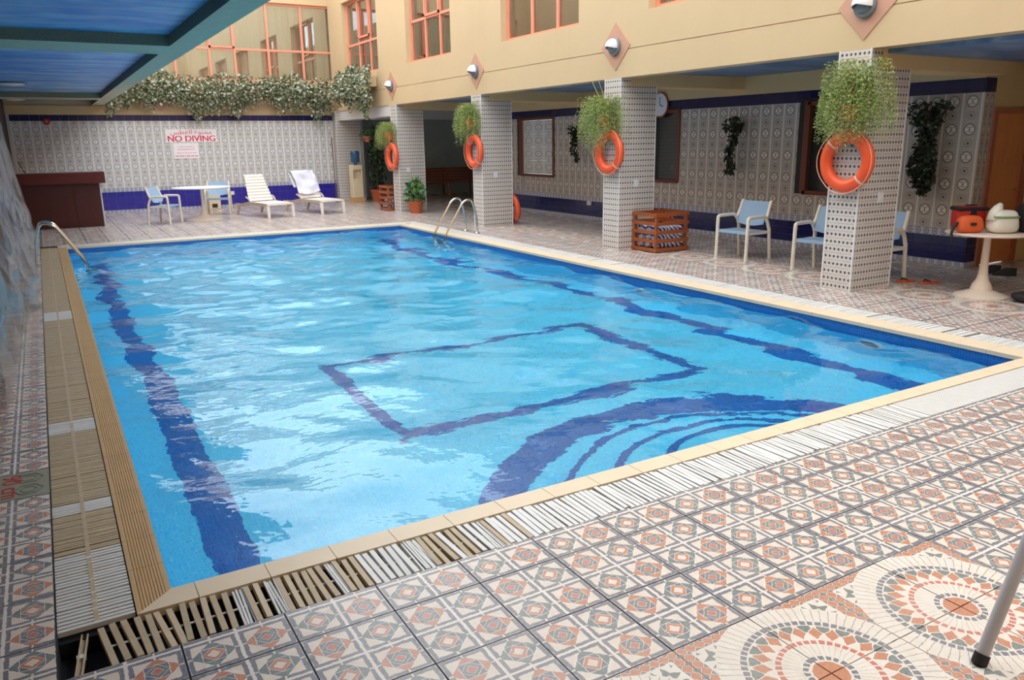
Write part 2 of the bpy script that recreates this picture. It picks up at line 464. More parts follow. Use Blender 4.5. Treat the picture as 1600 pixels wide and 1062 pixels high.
def mat_striped():
    m, nt, p = new_mat('blue_white_striped_towel'); O = objco(nt)
    n = noise(nt, O, 7, 2); s = nt.nodes.new('ShaderNodeSeparateXYZ'); nt.links.new(O, s.inputs[0])
    q = (S(nt, s.outputs[0]) * 11.0 + S(nt, s.outputs[2]) * 9.0 + n * 1.6).fract()
    c = mixc(nt, q.band(0.15, 0.55), srgb(232, 234, 240), srgb(52, 74, 160))
    nt.links.new(c, p.inputs['Base Color']); p.inputs['Roughness'].default_value = 0.9
    return m
M_STRIPE = mat_striped()
M_RING = mat('orange_life_ring', srgb(238, 88, 44), 0.4, var=0.07, nscale=8)
M_STRAP = mat('silver_reflective_band', srgb(226, 190, 176), 0.4)
M_ROPE = mat('grab_rope', srgb(226, 160, 130), 0.8)
M_TERRA = mat('terracotta_pot', srgb(190, 98, 58), 0.7, var=0.12)
M_SOIL = mat('dark_soil', srgb(52, 40, 32), 0.9)
def leafmat(name, a, b):
    m, nt, p = new_mat(name); c = mixc(nt, noise(nt, pos(nt), 26, 2), a, b)
    nt.links.new(c, p.inputs['Base Color']); p.inputs['Roughness'].default_value = 0.5
    return m
M_FERN = [leafmat('fern_green', srgb(138, 160, 80), srgb(104, 132, 58)), leafmat('fern_pale', srgb(180, 190, 118), srgb(146, 164, 90)), leafmat('fern_dry', srgb(176, 160, 100), srgb(150, 150, 88))]
M_IVY = [leafmat('ivy_green', srgb(74, 96, 60), srgb(104, 120, 84)), leafmat('ivy_pale', srgb(196, 200, 184), srgb(160, 170, 146)), leafmat('ivy_tan', srgb(170, 156, 124), srgb(134, 128, 98))]
M_DKIVY = [leafmat('dark_ivy', srgb(40, 58, 42), srgb(56, 76, 54)), leafmat('dark_ivy_deep', srgb(26, 40, 32), srgb(44, 56, 44))]
M_BROAD = [leafmat('broad_leaf', srgb(72, 122, 62), srgb(104, 150, 84)), leafmat('broad_leaf_deep', srgb(48, 92, 48), srgb(72, 116, 62))]
M_BARK = mat('brown_stem', srgb(110, 84, 60), 0.8)
M_SIGN = mat('white_sign_board', srgb(244, 240, 244), 0.5, var=0.02)
M_RED = mat('red_lettering', srgb(218, 44, 84), 0.5, var=0.02)
M_REDP = mat('red_painted_lettering', srgb(196, 44, 44), 0.6, var=0.1)
M_PINK = mat('pale_pink_lettering', srgb(226, 176, 186), 0.5, var=0.02)
M_WHITEP = mat('white_plastic', srgb(232, 232, 230), 0.4, var=0.03)
M_COOLER = mat('cream_cooler_body', srgb(226, 208, 174), 0.4, var=0.05)
M_BOTTLE = mat('blue_water_bottle', srgb(70, 120, 170), 0.1, var=0.05, Transmission_Weight=0.6)
M_PLASTER = mat('beige_plinth_wood', srgb(206, 160, 110), 0.6, var=0.1)
M_BLACKB = mat('black_fabric', srgb(34, 33, 36), 0.7, var=0.2)
M_REDB = mat('red_fabric', srgb(190, 40, 34), 0.6, var=0.12)
M_ORANGEB = mat('orange_fabric', srgb(214, 92, 40), 0.6, var=0.12)
M_WHITEB2 = mat('white_plastic_bag', srgb(230, 226, 214), 0.45, var=0.06)
M_GREENP = mat('green_bag_print', srgb(126, 150, 108), 0.5, var=0.1)
M_CURTAIN = mat('beige_net_curtain', srgb(226, 218, 196), 0.9, var=0.1, nscale=3, stretch=(8, 8, 0.3))
M_INTER = mat('dim_interior', srgb(70, 66, 58), 0.9)
def mat_glass(name, fac, tint, rough=0.02):
    m = bpy.data.materials.new(name); m.use_nodes = True; nt = m.node_tree
    nt.nodes.remove(nt.nodes['Principled BSDF'])
    t = nt.nodes.new('ShaderNodeBsdfTransparent'); t.inputs[0].default_value = (*tint, 1)
    g = nt.nodes.new('ShaderNodeBsdfGlossy'); g.inputs['Roughness'].default_value = rough; g.inputs['Color'].default_value = (1, 1, 1, 1)
    fr = nt.nodes.new('ShaderNodeFresnel'); fr.inputs[0].default_value = 1.5
    f = S(nt, fr.outputs[0]) * 0.8 + fac
    mx = nt.nodes.new('ShaderNodeMixShader'); nt.links.new(f.op('MINIMUM', 1.0).k, mx.inputs[0])
    nt.links.new(t.outputs[0], mx.inputs[1]); nt.links.new(g.outputs[0], mx.inputs[2])
    nt.links.new(mx.outputs[0], nt.nodes['Material Output'].inputs[0])
    return m
M_GLASS = mat_glass('window_glass', 0.26, (0.86, 0.9, 0.88))
M_REFLPANE = mat_wall_tile('painted_reflection_pane', srgb(232, 236, 236), srgb(206, 212, 212))  # pale tile pattern painted on the pane for a reflection in the glass
M_DKGLASS = mat('dark_reflective_glass', srgb(44, 50, 52), 0.06, var=0.1, nscale=2, spec=0.9)
def mat_film():
    m = bpy.data.materials.new('clear_plastic_film'); m.use_nodes = True; nt = m.node_tree
    nt.nodes.remove(nt.nodes['Principled BSDF'])
    t = nt.nodes.new('ShaderNodeBsdfTransparent'); t.inputs[0].default_value = (0.95, 0.96, 0.98, 1)
    d = nt.nodes.new('ShaderNodeBsdfTranslucent'); d.inputs[0].default_value = (0.85, 0.87, 0.9, 1)
    d2 = nt.nodes.new('ShaderNodeBsdfDiffuse'); d2.inputs[0].default_value = (0.8, 0.82, 0.84, 1)
    g = nt.nodes.new('ShaderNodeBsdfGlossy'); g.inputs['Roughness'].default_value = 0.09
    a = nt.nodes.new('ShaderNodeMixShader'); a.inputs[0].default_value = 0.5
    nt.links.new(d.outputs[0], a.inputs[1]); nt.links.new(d2.outputs[0], a.inputs[2])
    b = nt.nodes.new('ShaderNodeMixShader'); b.inputs[0].default_value = 0.24
    nt.links.new(t.outputs[0], b.inputs[1]); nt.links.new(a.outputs[0], b.inputs[2])
    c = nt.nodes.new('ShaderNodeMixShader'); c.inputs[0].default_value = 0.20
    nt.links.new(b.outputs[0], c.inputs[1]); nt.links.new(g.outputs[0], c.inputs[2])
    nt.links.new(c.outputs[0], nt.nodes['Material Output'].inputs[0])
    return m
M_FILM = mat_film()

# ------------------------------------------------------------------ floor
floor = tag(MB().box(XL - .3, 13.8, YN, GR_N, -.40, -.011).box(XL - .3, GR_L, GR_N, GR_F, -.40, -.011)
            .box(GR_R, 13.8, GR_N, GR_F, -.40, -.011).box(XL - .3, 13.8, GR_F, 22.7, -.40, -.011)
            .build('floor', M_GROUT), 'patterned ceramic tile deck around the pool', None, None, 'structure')
MED = {}
for ci, cj in [(c, -3) for c in (-2, 0, 2, 4, 6)] + [(21, c) for c in range(1, 33, 2)]:
    for di in (-1, 0):
        for dj in (-1, 0): MED[(ci + di, cj + dj)] = (ci, cj)
def tile_geo(mb, ox, oy, x0, x1, y0, y1, uo, mi, z1=0.0):
    """tile box placed at x0.. relative to ox, oy; uo = position of uv origin"""
    g = .0024; x0 += g; x1 -= g; y0 += g; y1 -= g
    vs = [(x - ox, y - oy, z) for z in (-.0105, z1) for y in (y0, y1) for x in (x0, x1)]
    q = lambda k: ((vs[k][0] + ox - uo[0]) / T, (vs[k][1] + oy - uo[1]) / T)
    fs = [(4, 5, 7, 6), (0, 1, 5, 4), (2, 6, 7, 3), (0, 4, 6, 2), (1, 3, 7, 5)]
    mb.add(vs, fs, mi, [[q(k) for k in f] for f in fs])
cells = []
for (rx0, rx1, ry0, ry1, gy) in ((XL, 12.4, YN, GR_N, GY), (XL, GR_L, GR_N, GR_F, GY + .1), (GR_R, 12.4, GR_N, GR_F, GY), (XL, 13.4, GR_F, 22.4, GY)):
    i0, i1 = math.floor((rx0 - GX) / T), math.ceil((rx1 - GX) / T)
    j0, j1 = math.floor((ry0 - gy) / T), math.ceil((ry1 - gy) / T)
    for i in range(i0, i1):
        for j in range(j0, j1):
            x0, y0 = GX + i * T, gy + j * T
            a, b, c, d = max(x0, rx0), min(x0 + T, rx1), max(y0, ry0), min(y0 + T, ry1)
            if b - a < .012 or d - c < .012: continue
            med = MED.get((i, j)) if gy == GY else None
            if a >= RX + .2 and c > RYN and d < 16.8: continue
            v = in_view(((a + b) / 2, (c + d) / 2, 0))
            full = (b - a > T - 1e-4 and d - c > T - 1e-4)
            cells.append(((v if v else 999) / math.sqrt((b - a) * (d - c)) * T, a, b, c, d, x0, y0, med, full, (rx1 == GR_L and 1.2 < y0 < 1.55) or (rx1 == GR_L and 7.0 < y0 < 7.3)))
cells.sort(key=lambda c: c[0])
shared = {}
field = MB()
for k, (dist, a, b, c, d, x0, y0, med, full, sign) in enumerate(cells):
    uo = (GX + med[0] * T, GY + med[1] * T) if med else (x0, y0)
    if sign: continue
    if k < 296 and dist < 900:
        key = ('r' if not med else ('m', round((x0 - uo[0]) / T), round((y0 - uo[1]) / T))) if full else None
        if key not in shared or key is None:
            mb = MB(); tile_geo(mb, x0, y0, a, b, c, d, uo, 0)
            me = mb.mesh('floor_tile', M_MED if med else M_TILE)
            if key: shared[key] = me
        else: me = shared[key]
        link('tile', me, floor, (x0, y0, RNG.uniform(-.0006, .0006)))
    else: tile_geo(field, 0, 0, a, b, c, d, uo, 1 if med else 0)
tag(field.build('tile_field', [M_TILE, M_MED], floor), kind='stuff')
M_DEPTH = mat('pale_green_depth_tile', srgb(150, 152, 132), 0.4, var=0.12, nscale=14)
M_INK = mat('dark_print_line', srgb(96, 96, 88), 0.6)
for k, c in enumerate([c for c in cells if c[9]]):
    _, a, b, cc, d = c[:5]
    if b - a < .2: continue
    t = MB().box(a + .002, b - .002, cc + .002, d - .002, -.0105, 0).build('depth_marker_tile', M_DEPTH, floor)
    if k == 0: tag(t, 'pale depth marker tile with red figures')
    ln = MB()
    xm, ym = b - .10, (cc + d) / 2
    for s in (-.5, .5):
        hx = [(xm + .07 * math.cos(q * PI / 3), ym + s * .17 + .07 * math.sin(q * PI / 3), .001) for q in range(6)]
        ln.tube(hx, .002, 4, closed=True)
        hx = [(xm + .04 * math.cos(q * PI / 3), ym + s * .17 + .04 * math.sin(q * PI / 3), .001) for q in range(6)]
        ln.tube(hx, .0015, 4, closed=True)
    ln.build('printed_line', M_INK, t)
    if cc < 3:
        o = link('red_figures', text_mesh('red_figures', '90 cm', .135, M_REDP, .0006), t, (-.595, ym, .0012)); o.rotation_euler = (0, 0, -PI / 2)
    else:
        MB().tube(arc((-.60, ym, .002), .03, 0, 2 * PI, 12, 'xy'), .008, 5).build('red_figures', M_REDP, t)

# ------------------------------------------------------------------ pool
basin = tag(link('pool_basin', None), 'light blue mosaic swimming pool basin', 'pool', None, 'structure')
def zfl(y): return -.92 if y < 5 else (-1.5 if y > 9.5 else -.92 - .58 * (y - 5) / 4.5)
ys = [0, 5, 9.5, PL]
mb = MB()
for y0, y1 in zip(ys, ys[1:]):
    mb.quad((0, y0, zfl(y0)), (PW, y0, zfl(y0)), (PW, y1, zfl(y1)), (0, y1, zfl(y1)))
    for x in (0, PW): mb.quad((x, y0, zfl(y0)), (x, y1, zfl(y1)), (x, y1, -.26), (x, y0, -.26))
for y in (0, PL): mb.quad((0, y, zfl(y)), (PW, y, zfl(y)), (PW, y, -.26), (0, y, -.26))
mb.build('basin_lining', M_POOL, basin)
mb = MB().box(-.012, 0, -.012, PL + .012, -.27, -.03).box(PW, PW + .012, -.012, PL + .012, -.27, -.03).box(0, PW, -.012, 0, -.27, -.03).box(0, PW, PL, PL + .012, -.27, -.03)
mb.build('waterline_band', M_POOLD, basin)
e = .004
def stripe(x0, x1, y0, y1):
    m = MB(); yy = sorted({y0, y1} | {y for y in ys if y0 < y < y1})
    for a, b in zip(yy, yy[1:]): m.quad((x0, a, zfl(a) + e), (x1, a, zfl(a) + e), (x1, b, zfl(b) + e), (x0, b, zfl(b) + e))
    m.build('lane_stripe', M_POOLD, basin)
stripe(.30, .56, .25, PL - .3); stripe(5.92, 6.16, .25, PL - .3)
for q in ((1.84, 4.96, 1.96, 2.10), (1.84, 4.96, 3.96, 4.08), (1.84, 1.98, 2.10, 3.96), (4.84, 4.96, 2.10, 3.96)): stripe(*q)
SCX, SCY = 3.5, -.2
def sector(r0, r1, z0, z1, m, name, n=48):
    a0 = math.asin(-SCY / r1); mm = MB(); o, i = [], []
    for k in range(n + 1):
        a = a0 + (PI - 2 * a0) * k / n
        o.append((SCX + r1 * math.cos(a), max(0, SCY + r1 * math.sin(a))))
        i.append((SCX + r0 * math.cos(a), max(0, SCY + r0 * math.sin(a))))
    if r0 <= 0: poly = o; mm.prism(poly, z0, z1)
    else:
        for k in range(n):
            vs = [(*o[k], z1), (*o[k + 1], z1), (*i[k + 1], z1), (*i[k], z1), (*o[k], z0), (*o[k + 1], z0)]
            mm.add(vs, [(0, 1, 2, 3), (0, 4, 5, 1)])
    return mm.build(name, m, basin)
for r, z in ((1.38, -.72), (1.05, -.52), (.74, -.32)):
    sector(0, r, -.92, z, M_POOL, 'pool_step'); sector(r - .055, r + .003, z - .03, z + .003, M_POOLD, 'step_nosing')
sector(1.62, 1.92, -.92, -.916, M_POOLD, 'curved_stripe')
for k, (y, z) in enumerate(((1.42, -.50), (4.85, -.52))):
    t = thing('pool_light', ('round white underwater pool light on the right wall nearer the corner', 'round underwater pool light further along the right wall')[k], 'pool light', (PW, y, z), 0, 'underwater pool lights')
    MB().lathe([(.09, -.035), (.135, -.03), (.15, -.012), (.15, 0)], 24, axis='x', caps=(0, 1)).build('light_rim', M_WHITEP, t, True)
    MB().lathe([(.0, -.040), (.07, -.038), (.09, -.034)], 24, axis='x').build('light_lens', M_LAMPG, t, True)

# water surface
def build_water():
    nx, ny = 250, 500
    rs = np.random.RandomState(3)
    X, Y = np.meshgrid(np.linspace(0, PW, nx + 1), np.linspace(0, PL, ny + 1))
    H = np.zeros_like(X)
    for k in range(46):
        lam = 0.22 * (2.1 / 0.22) ** rs.rand(); th = rs.normal(0.9, 0.9); ph = rs.rand() * 6.28
        kx, ky = math.cos(th) * 2 * PI / lam, math.sin(th) * 2 * PI / lam
        H += (0.0021 if lam < .7 else 0.0030) * lam * np.sin(kx * X + ky * Y + ph + 0.6 * np.sin(0.9 * X - 0.7 * Y + k))
    amp = np.clip(0.50 + 0.07 * Y + 0.05 * X, 0.4, 1.3)
    H *= amp
    v = np.stack([X, Y, H], -1).reshape(-1, 3)
    i = np.arange(nx); j = np.arange(ny)[:, None]; b = (j * (nx + 1) + i).ravel()
    f = np.stack([b, b + 1, b + nx + 2, b + nx + 1], -1)
    me = bpy.data.meshes.new('pool_water'); me.from_pydata(v.tolist(), [], f.tolist())
    me.polygons.foreach_set('use_smooth', [True] * len(f)); me.materials.append(M_WATER); me.update()
    return link('pool_water', me, None, (0, 0, WZ))
tag(build_water(), 'rippled turquoise pool water', 'water', None, 'structure')

# coping
coping = tag(link('pool_coping', None), 'cream tile coping around the pool edge', None, None, 'structure')
zt, zb = .003, -.032
def cope(poly, m):
    MB().prism(poly, zb, zt).build('coping_tile', m, coping)
cope([(.012, .012), (-CO_L, -CO_N), (.10, -CO_N), (.10, .012)][::1], M_COPE)
x = .103
while x < PW - .02:
    x1 = min(x + .287, PW + .0)
    cope([(x, -CO_N), (x1, -CO_N), (x1, .012), (x, .012)], M_COPE); x = x1 + .003
cope([(PW + .003, -CO_N), (PW + CO_R, -CO_N), (PW + CO_R, .012), (PW + .003, .012)], M_COPE)
def ribbed(y0, y1, first=False):
    n = 9; w = (CO_L - .02) / n; m = MB()
    prof = [(.012, zb), (.012, zt), (-.010, zt)]
    for k in range(n):
        xx = -.012 - k * w
        prof += [(xx, zt - .004), (xx - w * .3, zt), (xx - w * .75, zt)]
    prof += [(-CO_L, zt), (-CO_L, zb)]
    def yy(px, far):
        if far or not first: return y1 if far else y0
        return min(.012, (px / CO_L) * CO_N if px < 0 else .012)
    N = len(prof)
    vs = [(px, yy(px, 0), pz) for px, pz in prof] + [(px, yy(px, 1), pz) for px, pz in prof]
    fs = [(k, k + 1, N + k + 1, N + k) for k in range(N - 1)] + [tuple(range(N)), tuple(range(2 * N - 1, N - 1, -1))]
    m.add(vs, fs); return m
ribbed(0, .257, True).build('coping_tile', M_COPE_L, coping)
rib_me = ribbed(0, .297).mesh('coping_tile', M_COPE_L); y = .26
while y < PL - .1:
    link('coping_tile', rib_me, coping, (0, y, 0)); y += .30
flat_r = MB().box(-.012, CO_R, 0, .297, zb, zt).mesh('coping_tile', M_COPE); y = .015
while y < PL - .2:
    link('coping_tile', flat_r, coping, (PW, y, 0)); y += .30
flat_f = MB().box(0, .297, -.012, CO_F, zb, zt).mesh('coping_tile', M_COPE); x = -CO_L
while x < PW + CO_R - .05:
    link('coping_tile', flat_f, coping, (x, PL, 0)); x += .30

# overflow channel and kerb under the coping
ch = tag(link('overflow_channel', None), 'dark overflow channel under the grates', None, None, 'structure')
MB().box(GR_L, GR_R, GR_N, -CO_N - .004, -.40, -.10).box(GR_L, -CO_L - .004, -CO_N, GR_F, -.40, -.10).box(PW + CO_R + .004, GR_R, -CO_N, GR_F, -.40, -.10).box(-CO_L, PW + CO_R, PL + CO_F + .004, GR_F, -.40, -.10).build('channel_floor', M_CHAN, ch)
MB().box(GR_L, GR_R, -CO_N - .004, -.013, -.40, -.033).box(-CO_L - .004, -.013, -.013, PL, -.40, -.033).box(PW + .013, PW + CO_R + .004, -.013, PL, -.40, -.033).box(-CO_L, PW + CO_R, PL + .013, PL + CO_F + .004, -.40, -.033).build('kerb', M_CHAN, ch)
MB().box(GR_L, GR_R, GR_N - .003, GR_N + .004, -.1, -.004).box(GR_L - .003, GR_L + .004, GR_N, GR_F, -.1, -.004).build('channel_lip', M_CHAN, ch)

# grates
def grate(name, label):
    return thing('overflow_grate', label, 'drain grate', (0, 0, 0), 0, 'overflow grates around the pool')
g_near = grate('n', 'loose slatted overflow grate along the near edge of the pool')
gl = abs(GR_N) - CO_N - .012
slat_w = MB().box(-.0115, .0115, -gl / 2, gl / 2, -.024, 0).mesh('slat', M_SLATW)
slat_t = MB().box(-.0115, .0115, -gl / 2, gl / 2, -.024, 0).mesh('slat', M_SLATT)
thin_w = MB().box(-.0045, .0045, -gl / 2, gl / 2, -.022, -.004).mesh('slat', M_SLATW)
ymid = (GR_N - CO_N) / 2; x = -.245
nsl = 0; rest_n = MB()
while x < GR_R - .02:
    bundle = any(a < x < a + .075 for a in (.20, .33, .98, 1.32)) or (.62 < x < .65)
    if x > 4.6:
        rest_n.box(x - .0115, x + .0115, ymid - gl / 2, ymid + gl / 2, -.026, -.002); x += .029; continue
    me = thin_w if bundle else (slat_t if RNG.random() < max(0, min(1, 1.35 - x * .8)) else slat_w)
    o = link('slat', me, g_near, (x, ymid + RNG.uniform(-.006, .006), -.002 + RNG.uniform(-.003, .002)))
    o.rotation_euler = (0, RNG.uniform(-.12, .12), RNG.uniform(-.035, .035) + (.10 if x < 0 else .0))
    x += .013 if bundle else (.0385 if x < .3 else (.036 if x < 1.3 else .031)) + RNG.uniform(-.003, .003); nsl += 1
tag(rest_n.build('slat_run', M_SLATW, g_near), kind='stuff')
MB().tube([(-.25, ymid, -.014), (4.6, ymid, -.014)], .005, 6).build('connector_rod', M_SLATW, g_near)
g_left = grate('l', 'stained tan slatted overflow grate along the shaded edge of the pool')
ll = abs(GR_L) - CO_L - .01; xm = (GR_L - CO_L) / 2
sl_t = MB().box(-ll / 2, ll / 2, -.0085, .0085, -.02, 0).mesh('slat', M_SLATT)
sl_w = MB().box(-ll / 2, ll / 2, -.0085, .0085, -.02, 0).mesh('slat', M_SLATW)
rest_l = MB(); y = -.085; k = 0
gaps = (.62, 1.02, 1.16, 1.55, 2.35, 2.62, 3.1, 3.55, 4.05, 4.6)
while y < GR_F - .35:
    white = (-.2 < y < .56) or (1.02 < y < 1.16) or (2.35 < y < 2.62) or (6.3 < y < 6.8)
    pitch = .0275 if y < .56 else .0225
    if k < 296:
        o = link('slat', sl_w if white else sl_t, g_left, (xm, y, -.001 + RNG.uniform(-.0015, .001)))
        o.rotation_euler = (RNG.uniform(-.05, .05), 0, RNG.uniform(-.012, .012))
    else: rest_l.box(xm - ll / 2, xm + ll / 2, y - .0085, y + .0085, -.02, RNG.uniform(-.002, 0), 0 if white else 1)
    y += pitch; k += 1
    if any(abs(y - g) < .012 for g in gaps): y += .012
tag(rest_l.build('slat_run', [M_SLATW, M_SLATT], g_left), kind='stuff')
MB().box(xm - .009, xm + .009, -.09, GR_F - .35, -.023, -.0005).build('connector_rod', M_SLATT, g_left)
g_right = grate('r', 'white slatted overflow grate along the pillar side of the pool')
m = MB(); y = .0; xr0, xr1 = PW + CO_R + .006, GR_R - .004
while y < GR_F - .03:
    m.box(xr0, xr1, y, y + .022, -.02, RNG.uniform(-.003, .002)); y += .029 + (.03 if RNG.random() < .02 else 0)
tag(m.build('slat_run', M_SLATW, g_right), kind='stuff')
g_far = grate('f', 'white slatted overflow grate along the far edge of the pool')
m = MB(); x = -CO_L
while x < PW + CO_R:
    m.box(x, x + .02, PL + CO_F + .006, GR_F - .004, -.02, RNG.uniform(-.002, .002)); x += .028
tag(m.build('slat_run', M_SLATW, g_far), kind='stuff')
t = thing('loose_slat', 'loose tan grate slat lying across the open corner of the channel', 'slat', (-.335, -.245, -.07), .0)
o = MB().box(-.013, .013, -.145, .145, 0, .006).box(-.013, -.007, -.145, .145, .006, .02).box(.007, .013, -.145, .145, .006, .02).build('slat_body', M_SLATT, t)
o.rotation_euler = (0, .1, -.12); t.location = (-.335, -.25, -.045)
MB().box(-.016, .016, -.012, .012, .004, .018).build('slat_clip', M_SLATW, t)

# ------------------------------------------------------------------ tiled walls
def tiled(wall, name, me, aa, zz, place): pass
WT_W, WT_H = .2225, .33
def uvbox(mb, x0, x1, z0, z1, d, u0=0, u1=1, v0=0, v1=1):
    """tile proud of a wall in local x/z, front at y = -d"""
    vs = [(x0, -d, z0), (x1, -d, z0), (x1, -d, z1), (x0, -d, z1), (x0, 0, z0), (x1, 0, z0), (x1, 0, z1), (x0, 0, z1)]
    uv = [(u0, v0), (u1, v0), (u1, v1), (u0, v1)] * 2
    fs = [(0, 1, 2, 3), (4, 0, 3, 7), (1, 5, 6, 2), (3, 2, 6, 7), (5, 1, 0, 4)]
    mb.add(vs, fs, 0, [[uv[k] for k in f] for f in fs]); return mb
def clad(parent, length, loc, rz, mtile, mblue, z_blue, z_top, z_navy, holes=(), tw=.2225, th=.33, top_h=.05):
    """rows: skirting, three rows of blue tiles, border, patterned tiles, navy strip; local x runs along the wall"""
    g = .0012; memo = {}
    def put(name, w, z0, z1, mt, x, v0=0, v1=1, u0=0, u1=1):
        for a, b, c, d in holes:
            if x + w > a + .01 and x < b - .01 and z1 > c + .01 and z0 < d - .01:
                # cut the tile at the opening
                if x < a - .02 and x + w > a: return put(name, a - x, z0, z1, mt, x, v0, v1, u0, u0 + (u1 - u0) * (a - x) / w)
                if x + w > b + .02 and x < b: return put(name, x + w - b, z0, z1, mt, b, v0, v1, u0 + (u1 - u0) * (b - x) / w, u1)
                if z1 > d + .02 and z0 < d: return put(name, w, d, z1, mt, x, v0 + (v1 - v0) * (d - z0) / (z1 - z0), v1, u0, u1)
                if z0 < c - .02 and z1 > c: return put(name, w, z0, c, mt, x, v0, v0 + (v1 - v0) * (c - z0) / (z1 - z0), u0, u1)
                return
        key = (round(w, 4), round(z1 - z0, 4), mt.name, round(v0, 3), round(v1, 3), round(u0, 3), round(u1, 3))
        if key not in memo: memo[key] = uvbox(MB(), g, w - g, g, z1 - z0 - g, .006, u0, u1, v0, v1).mesh(name, mt)
        o = link(name, memo[key], parent); c, s = math.cos(rz), math.sin(rz)
        o.location = (loc[0] + c * x, loc[1] + s * x, z0); o.rotation_euler = (0, 0, rz)
    zs = [0, .075]; bh = (z_blue - .075) / 3
    x = 0.0
    while x < length - .01:
        w = min(tw, length - x)
        put('skirting_tile', w, 0, .075, M_BORDER, x)
        for r in range(3): put('blue_tile', w, .075 + r * bh, .075 + (r + 1) * bh, mblue, x)
        put('border_tile', w, z_blue, z_blue + .105, M_BORDER, x)
        z = z_top; h = top_h; zl = z_blue + .105; first = True
        while z > zl + .01:
            hh = min(h, z - zl)
            if first: put('patterned_tile', w, z - hh, z, mtile, x, 0, hh / th, 0, w / tw)
            else: put('patterned_tile', w, z - hh, z, mtile, x, 1 - hh / th, 1, 0, w / tw)
            z -= hh; h = th; first = False
        put('navy_tile', w, z_top, z_navy, M_NAVY, x)
        x += w
# back wall
BX0, BX1 = -.72, 7.74
wall_back = tag(MB().box(BX0 - .3, BX1, YB, YB + .25, 0, 3.55).box(BX0 - .3, 1.55, YB, YB + .25, 3.55, ZT).box(7.95, 8.4, YB, YB + .25, 3.0, ZT)
                .box(1.55, 7.95, YB, YB + .25, 5.72, ZT).box(BX1, 8.4, YB, YB + .25, 2.71, 3.55).build('wall_back', M_BEIGE),
                'beige stucco back wall above patterned grey tiles', None, None, 'structure')
clad(wall_back, BX1 - BX0, (BX0, YB, 0), 0, M_WTILE, M_BLUE, .56, 2.445, 2.60)
MB().box(BX0 - .3, 1.62, YB - .03, YB, 2.60, 2.83).build('ochre_band', M_OCHRE, wall_back)
MB().box(BX0 - .07, BX0, YB - .04, YB, 0, 2.60).build('corner_trim', M_WHITEB, wall_back)
# right wall
RY1 = 16.9
RW = [(13.06, 14.60, .92, 2.31), (8.66, 9.95, .95, 2.31), (4.35, 5.66, .89, 2.31)]
mbw = MB()
yy = [RYN] + sorted([v for q in RW for v in q[:2]]) + [RY1]
for a, b in zip(yy, yy[1:]):
    hole = [q for q in RW if abs(q[0] - a) < 1e-6]
    if hole: mbw.box(RX, RX + .2, a, b, 0, hole[0][2]).box(RX, RX + .2, a, b, hole[0][3], 2.79)
    else: mbw.box(RX, RX + .2, a, b, 0, 2.79)
wall_right = tag(mbw.build('wall_right', M_WGROUT), 'patterned tile wall under the gallery', None, None, 'structure')
RH = [(RY1 - b, RY1 - a, c, d) for a, b, c, d in RW]
clad(wall_right, RY1 - RYN, (RX, RY1, 0), -PI / 2, M_WTILE_R, M_BLUE2, .41, 2.31, 2.49, RH, .25, .36, .29)
clad(wall_right, .24, (RX - .006, RYN, 0), 0, M_WTILE_R, M_BLUE2, .41, 2.31, 2.49, (), .12, .36, .29)
for k, (a, b, c, d) in enumerate(RW):
    w = tag(link('window_%d' % (k + 1), None), ('brown framed window with painted pale tile reflection in the gallery wall', 'brown framed dark window behind the clock pillar', 'brown framed dark window behind the nearest pillar')[k], 'window', None, 'structure')
    MB().box(RX - .03, RX + .06, a - .02, a + .05, c, d + .02).box(RX - .03, RX + .06, b - .05, b + .06, c - .02, d + .02).box(RX - .03, RX + .06, a, b, c - .03, c + .035).box(RX - .03, RX + .06, a, b, d - .05, d + .01).build('window_frame', M_FRAMEB, w)
    MB().box(RX - .012, RX + .02, b + .06, b + .17, c - .02, d).box(RX - .012, RX + .02, a - .02, b + .17, d + .02, d + .06).build('window_surround', M_FRAMEK, w)
    if k == 0:
        n = 4; h = (d - c - .1) / n
        for i in range(n):
            for j in range(3):
                y0 = a + .06 + j * (b - a - .13) / 3
                uvm = MB(); uvbox(uvm, 0, (b - a - .13) / 3 - .002, 0, h - .002, .01)
                o = uvm.build('pane', M_REFLPANE, w)
                o.location = (RX + .05, y0 + (b - a - .13) / 3, c + .045 + i * h); o.rotation_euler = (0, 0, -PI / 2)
    else:
        MB().box(RX + .05, RX + .07, a + .04, b - .04, c + .03, d - .03).build('pane', M_DKGLASS, w)
# far recess
tag(MB().box(8.45, 13.8, 22.4, 22.6, 0, 2.79).build('wall_far', M_FARW), 'dark green grey wall at the far end of the gallery', None, None, 'structure')
tag(MB().box(13.4, 13.6, RY1, 22.4, 0, 2.79).box(RX, 13.4, RY1 - .02, RY1 + .15, 0, 2.79).build('wall_far_side', M_FARW), 'dark side walls of the far recess', None, None, 'structure')
tag(MB().box(8.45, 8.6, 20.95, 22.4, 0, 2.79).build('wall_far_return', M_WHITEB), 'white plaster return beside the water cooler', None, None, 'structure')
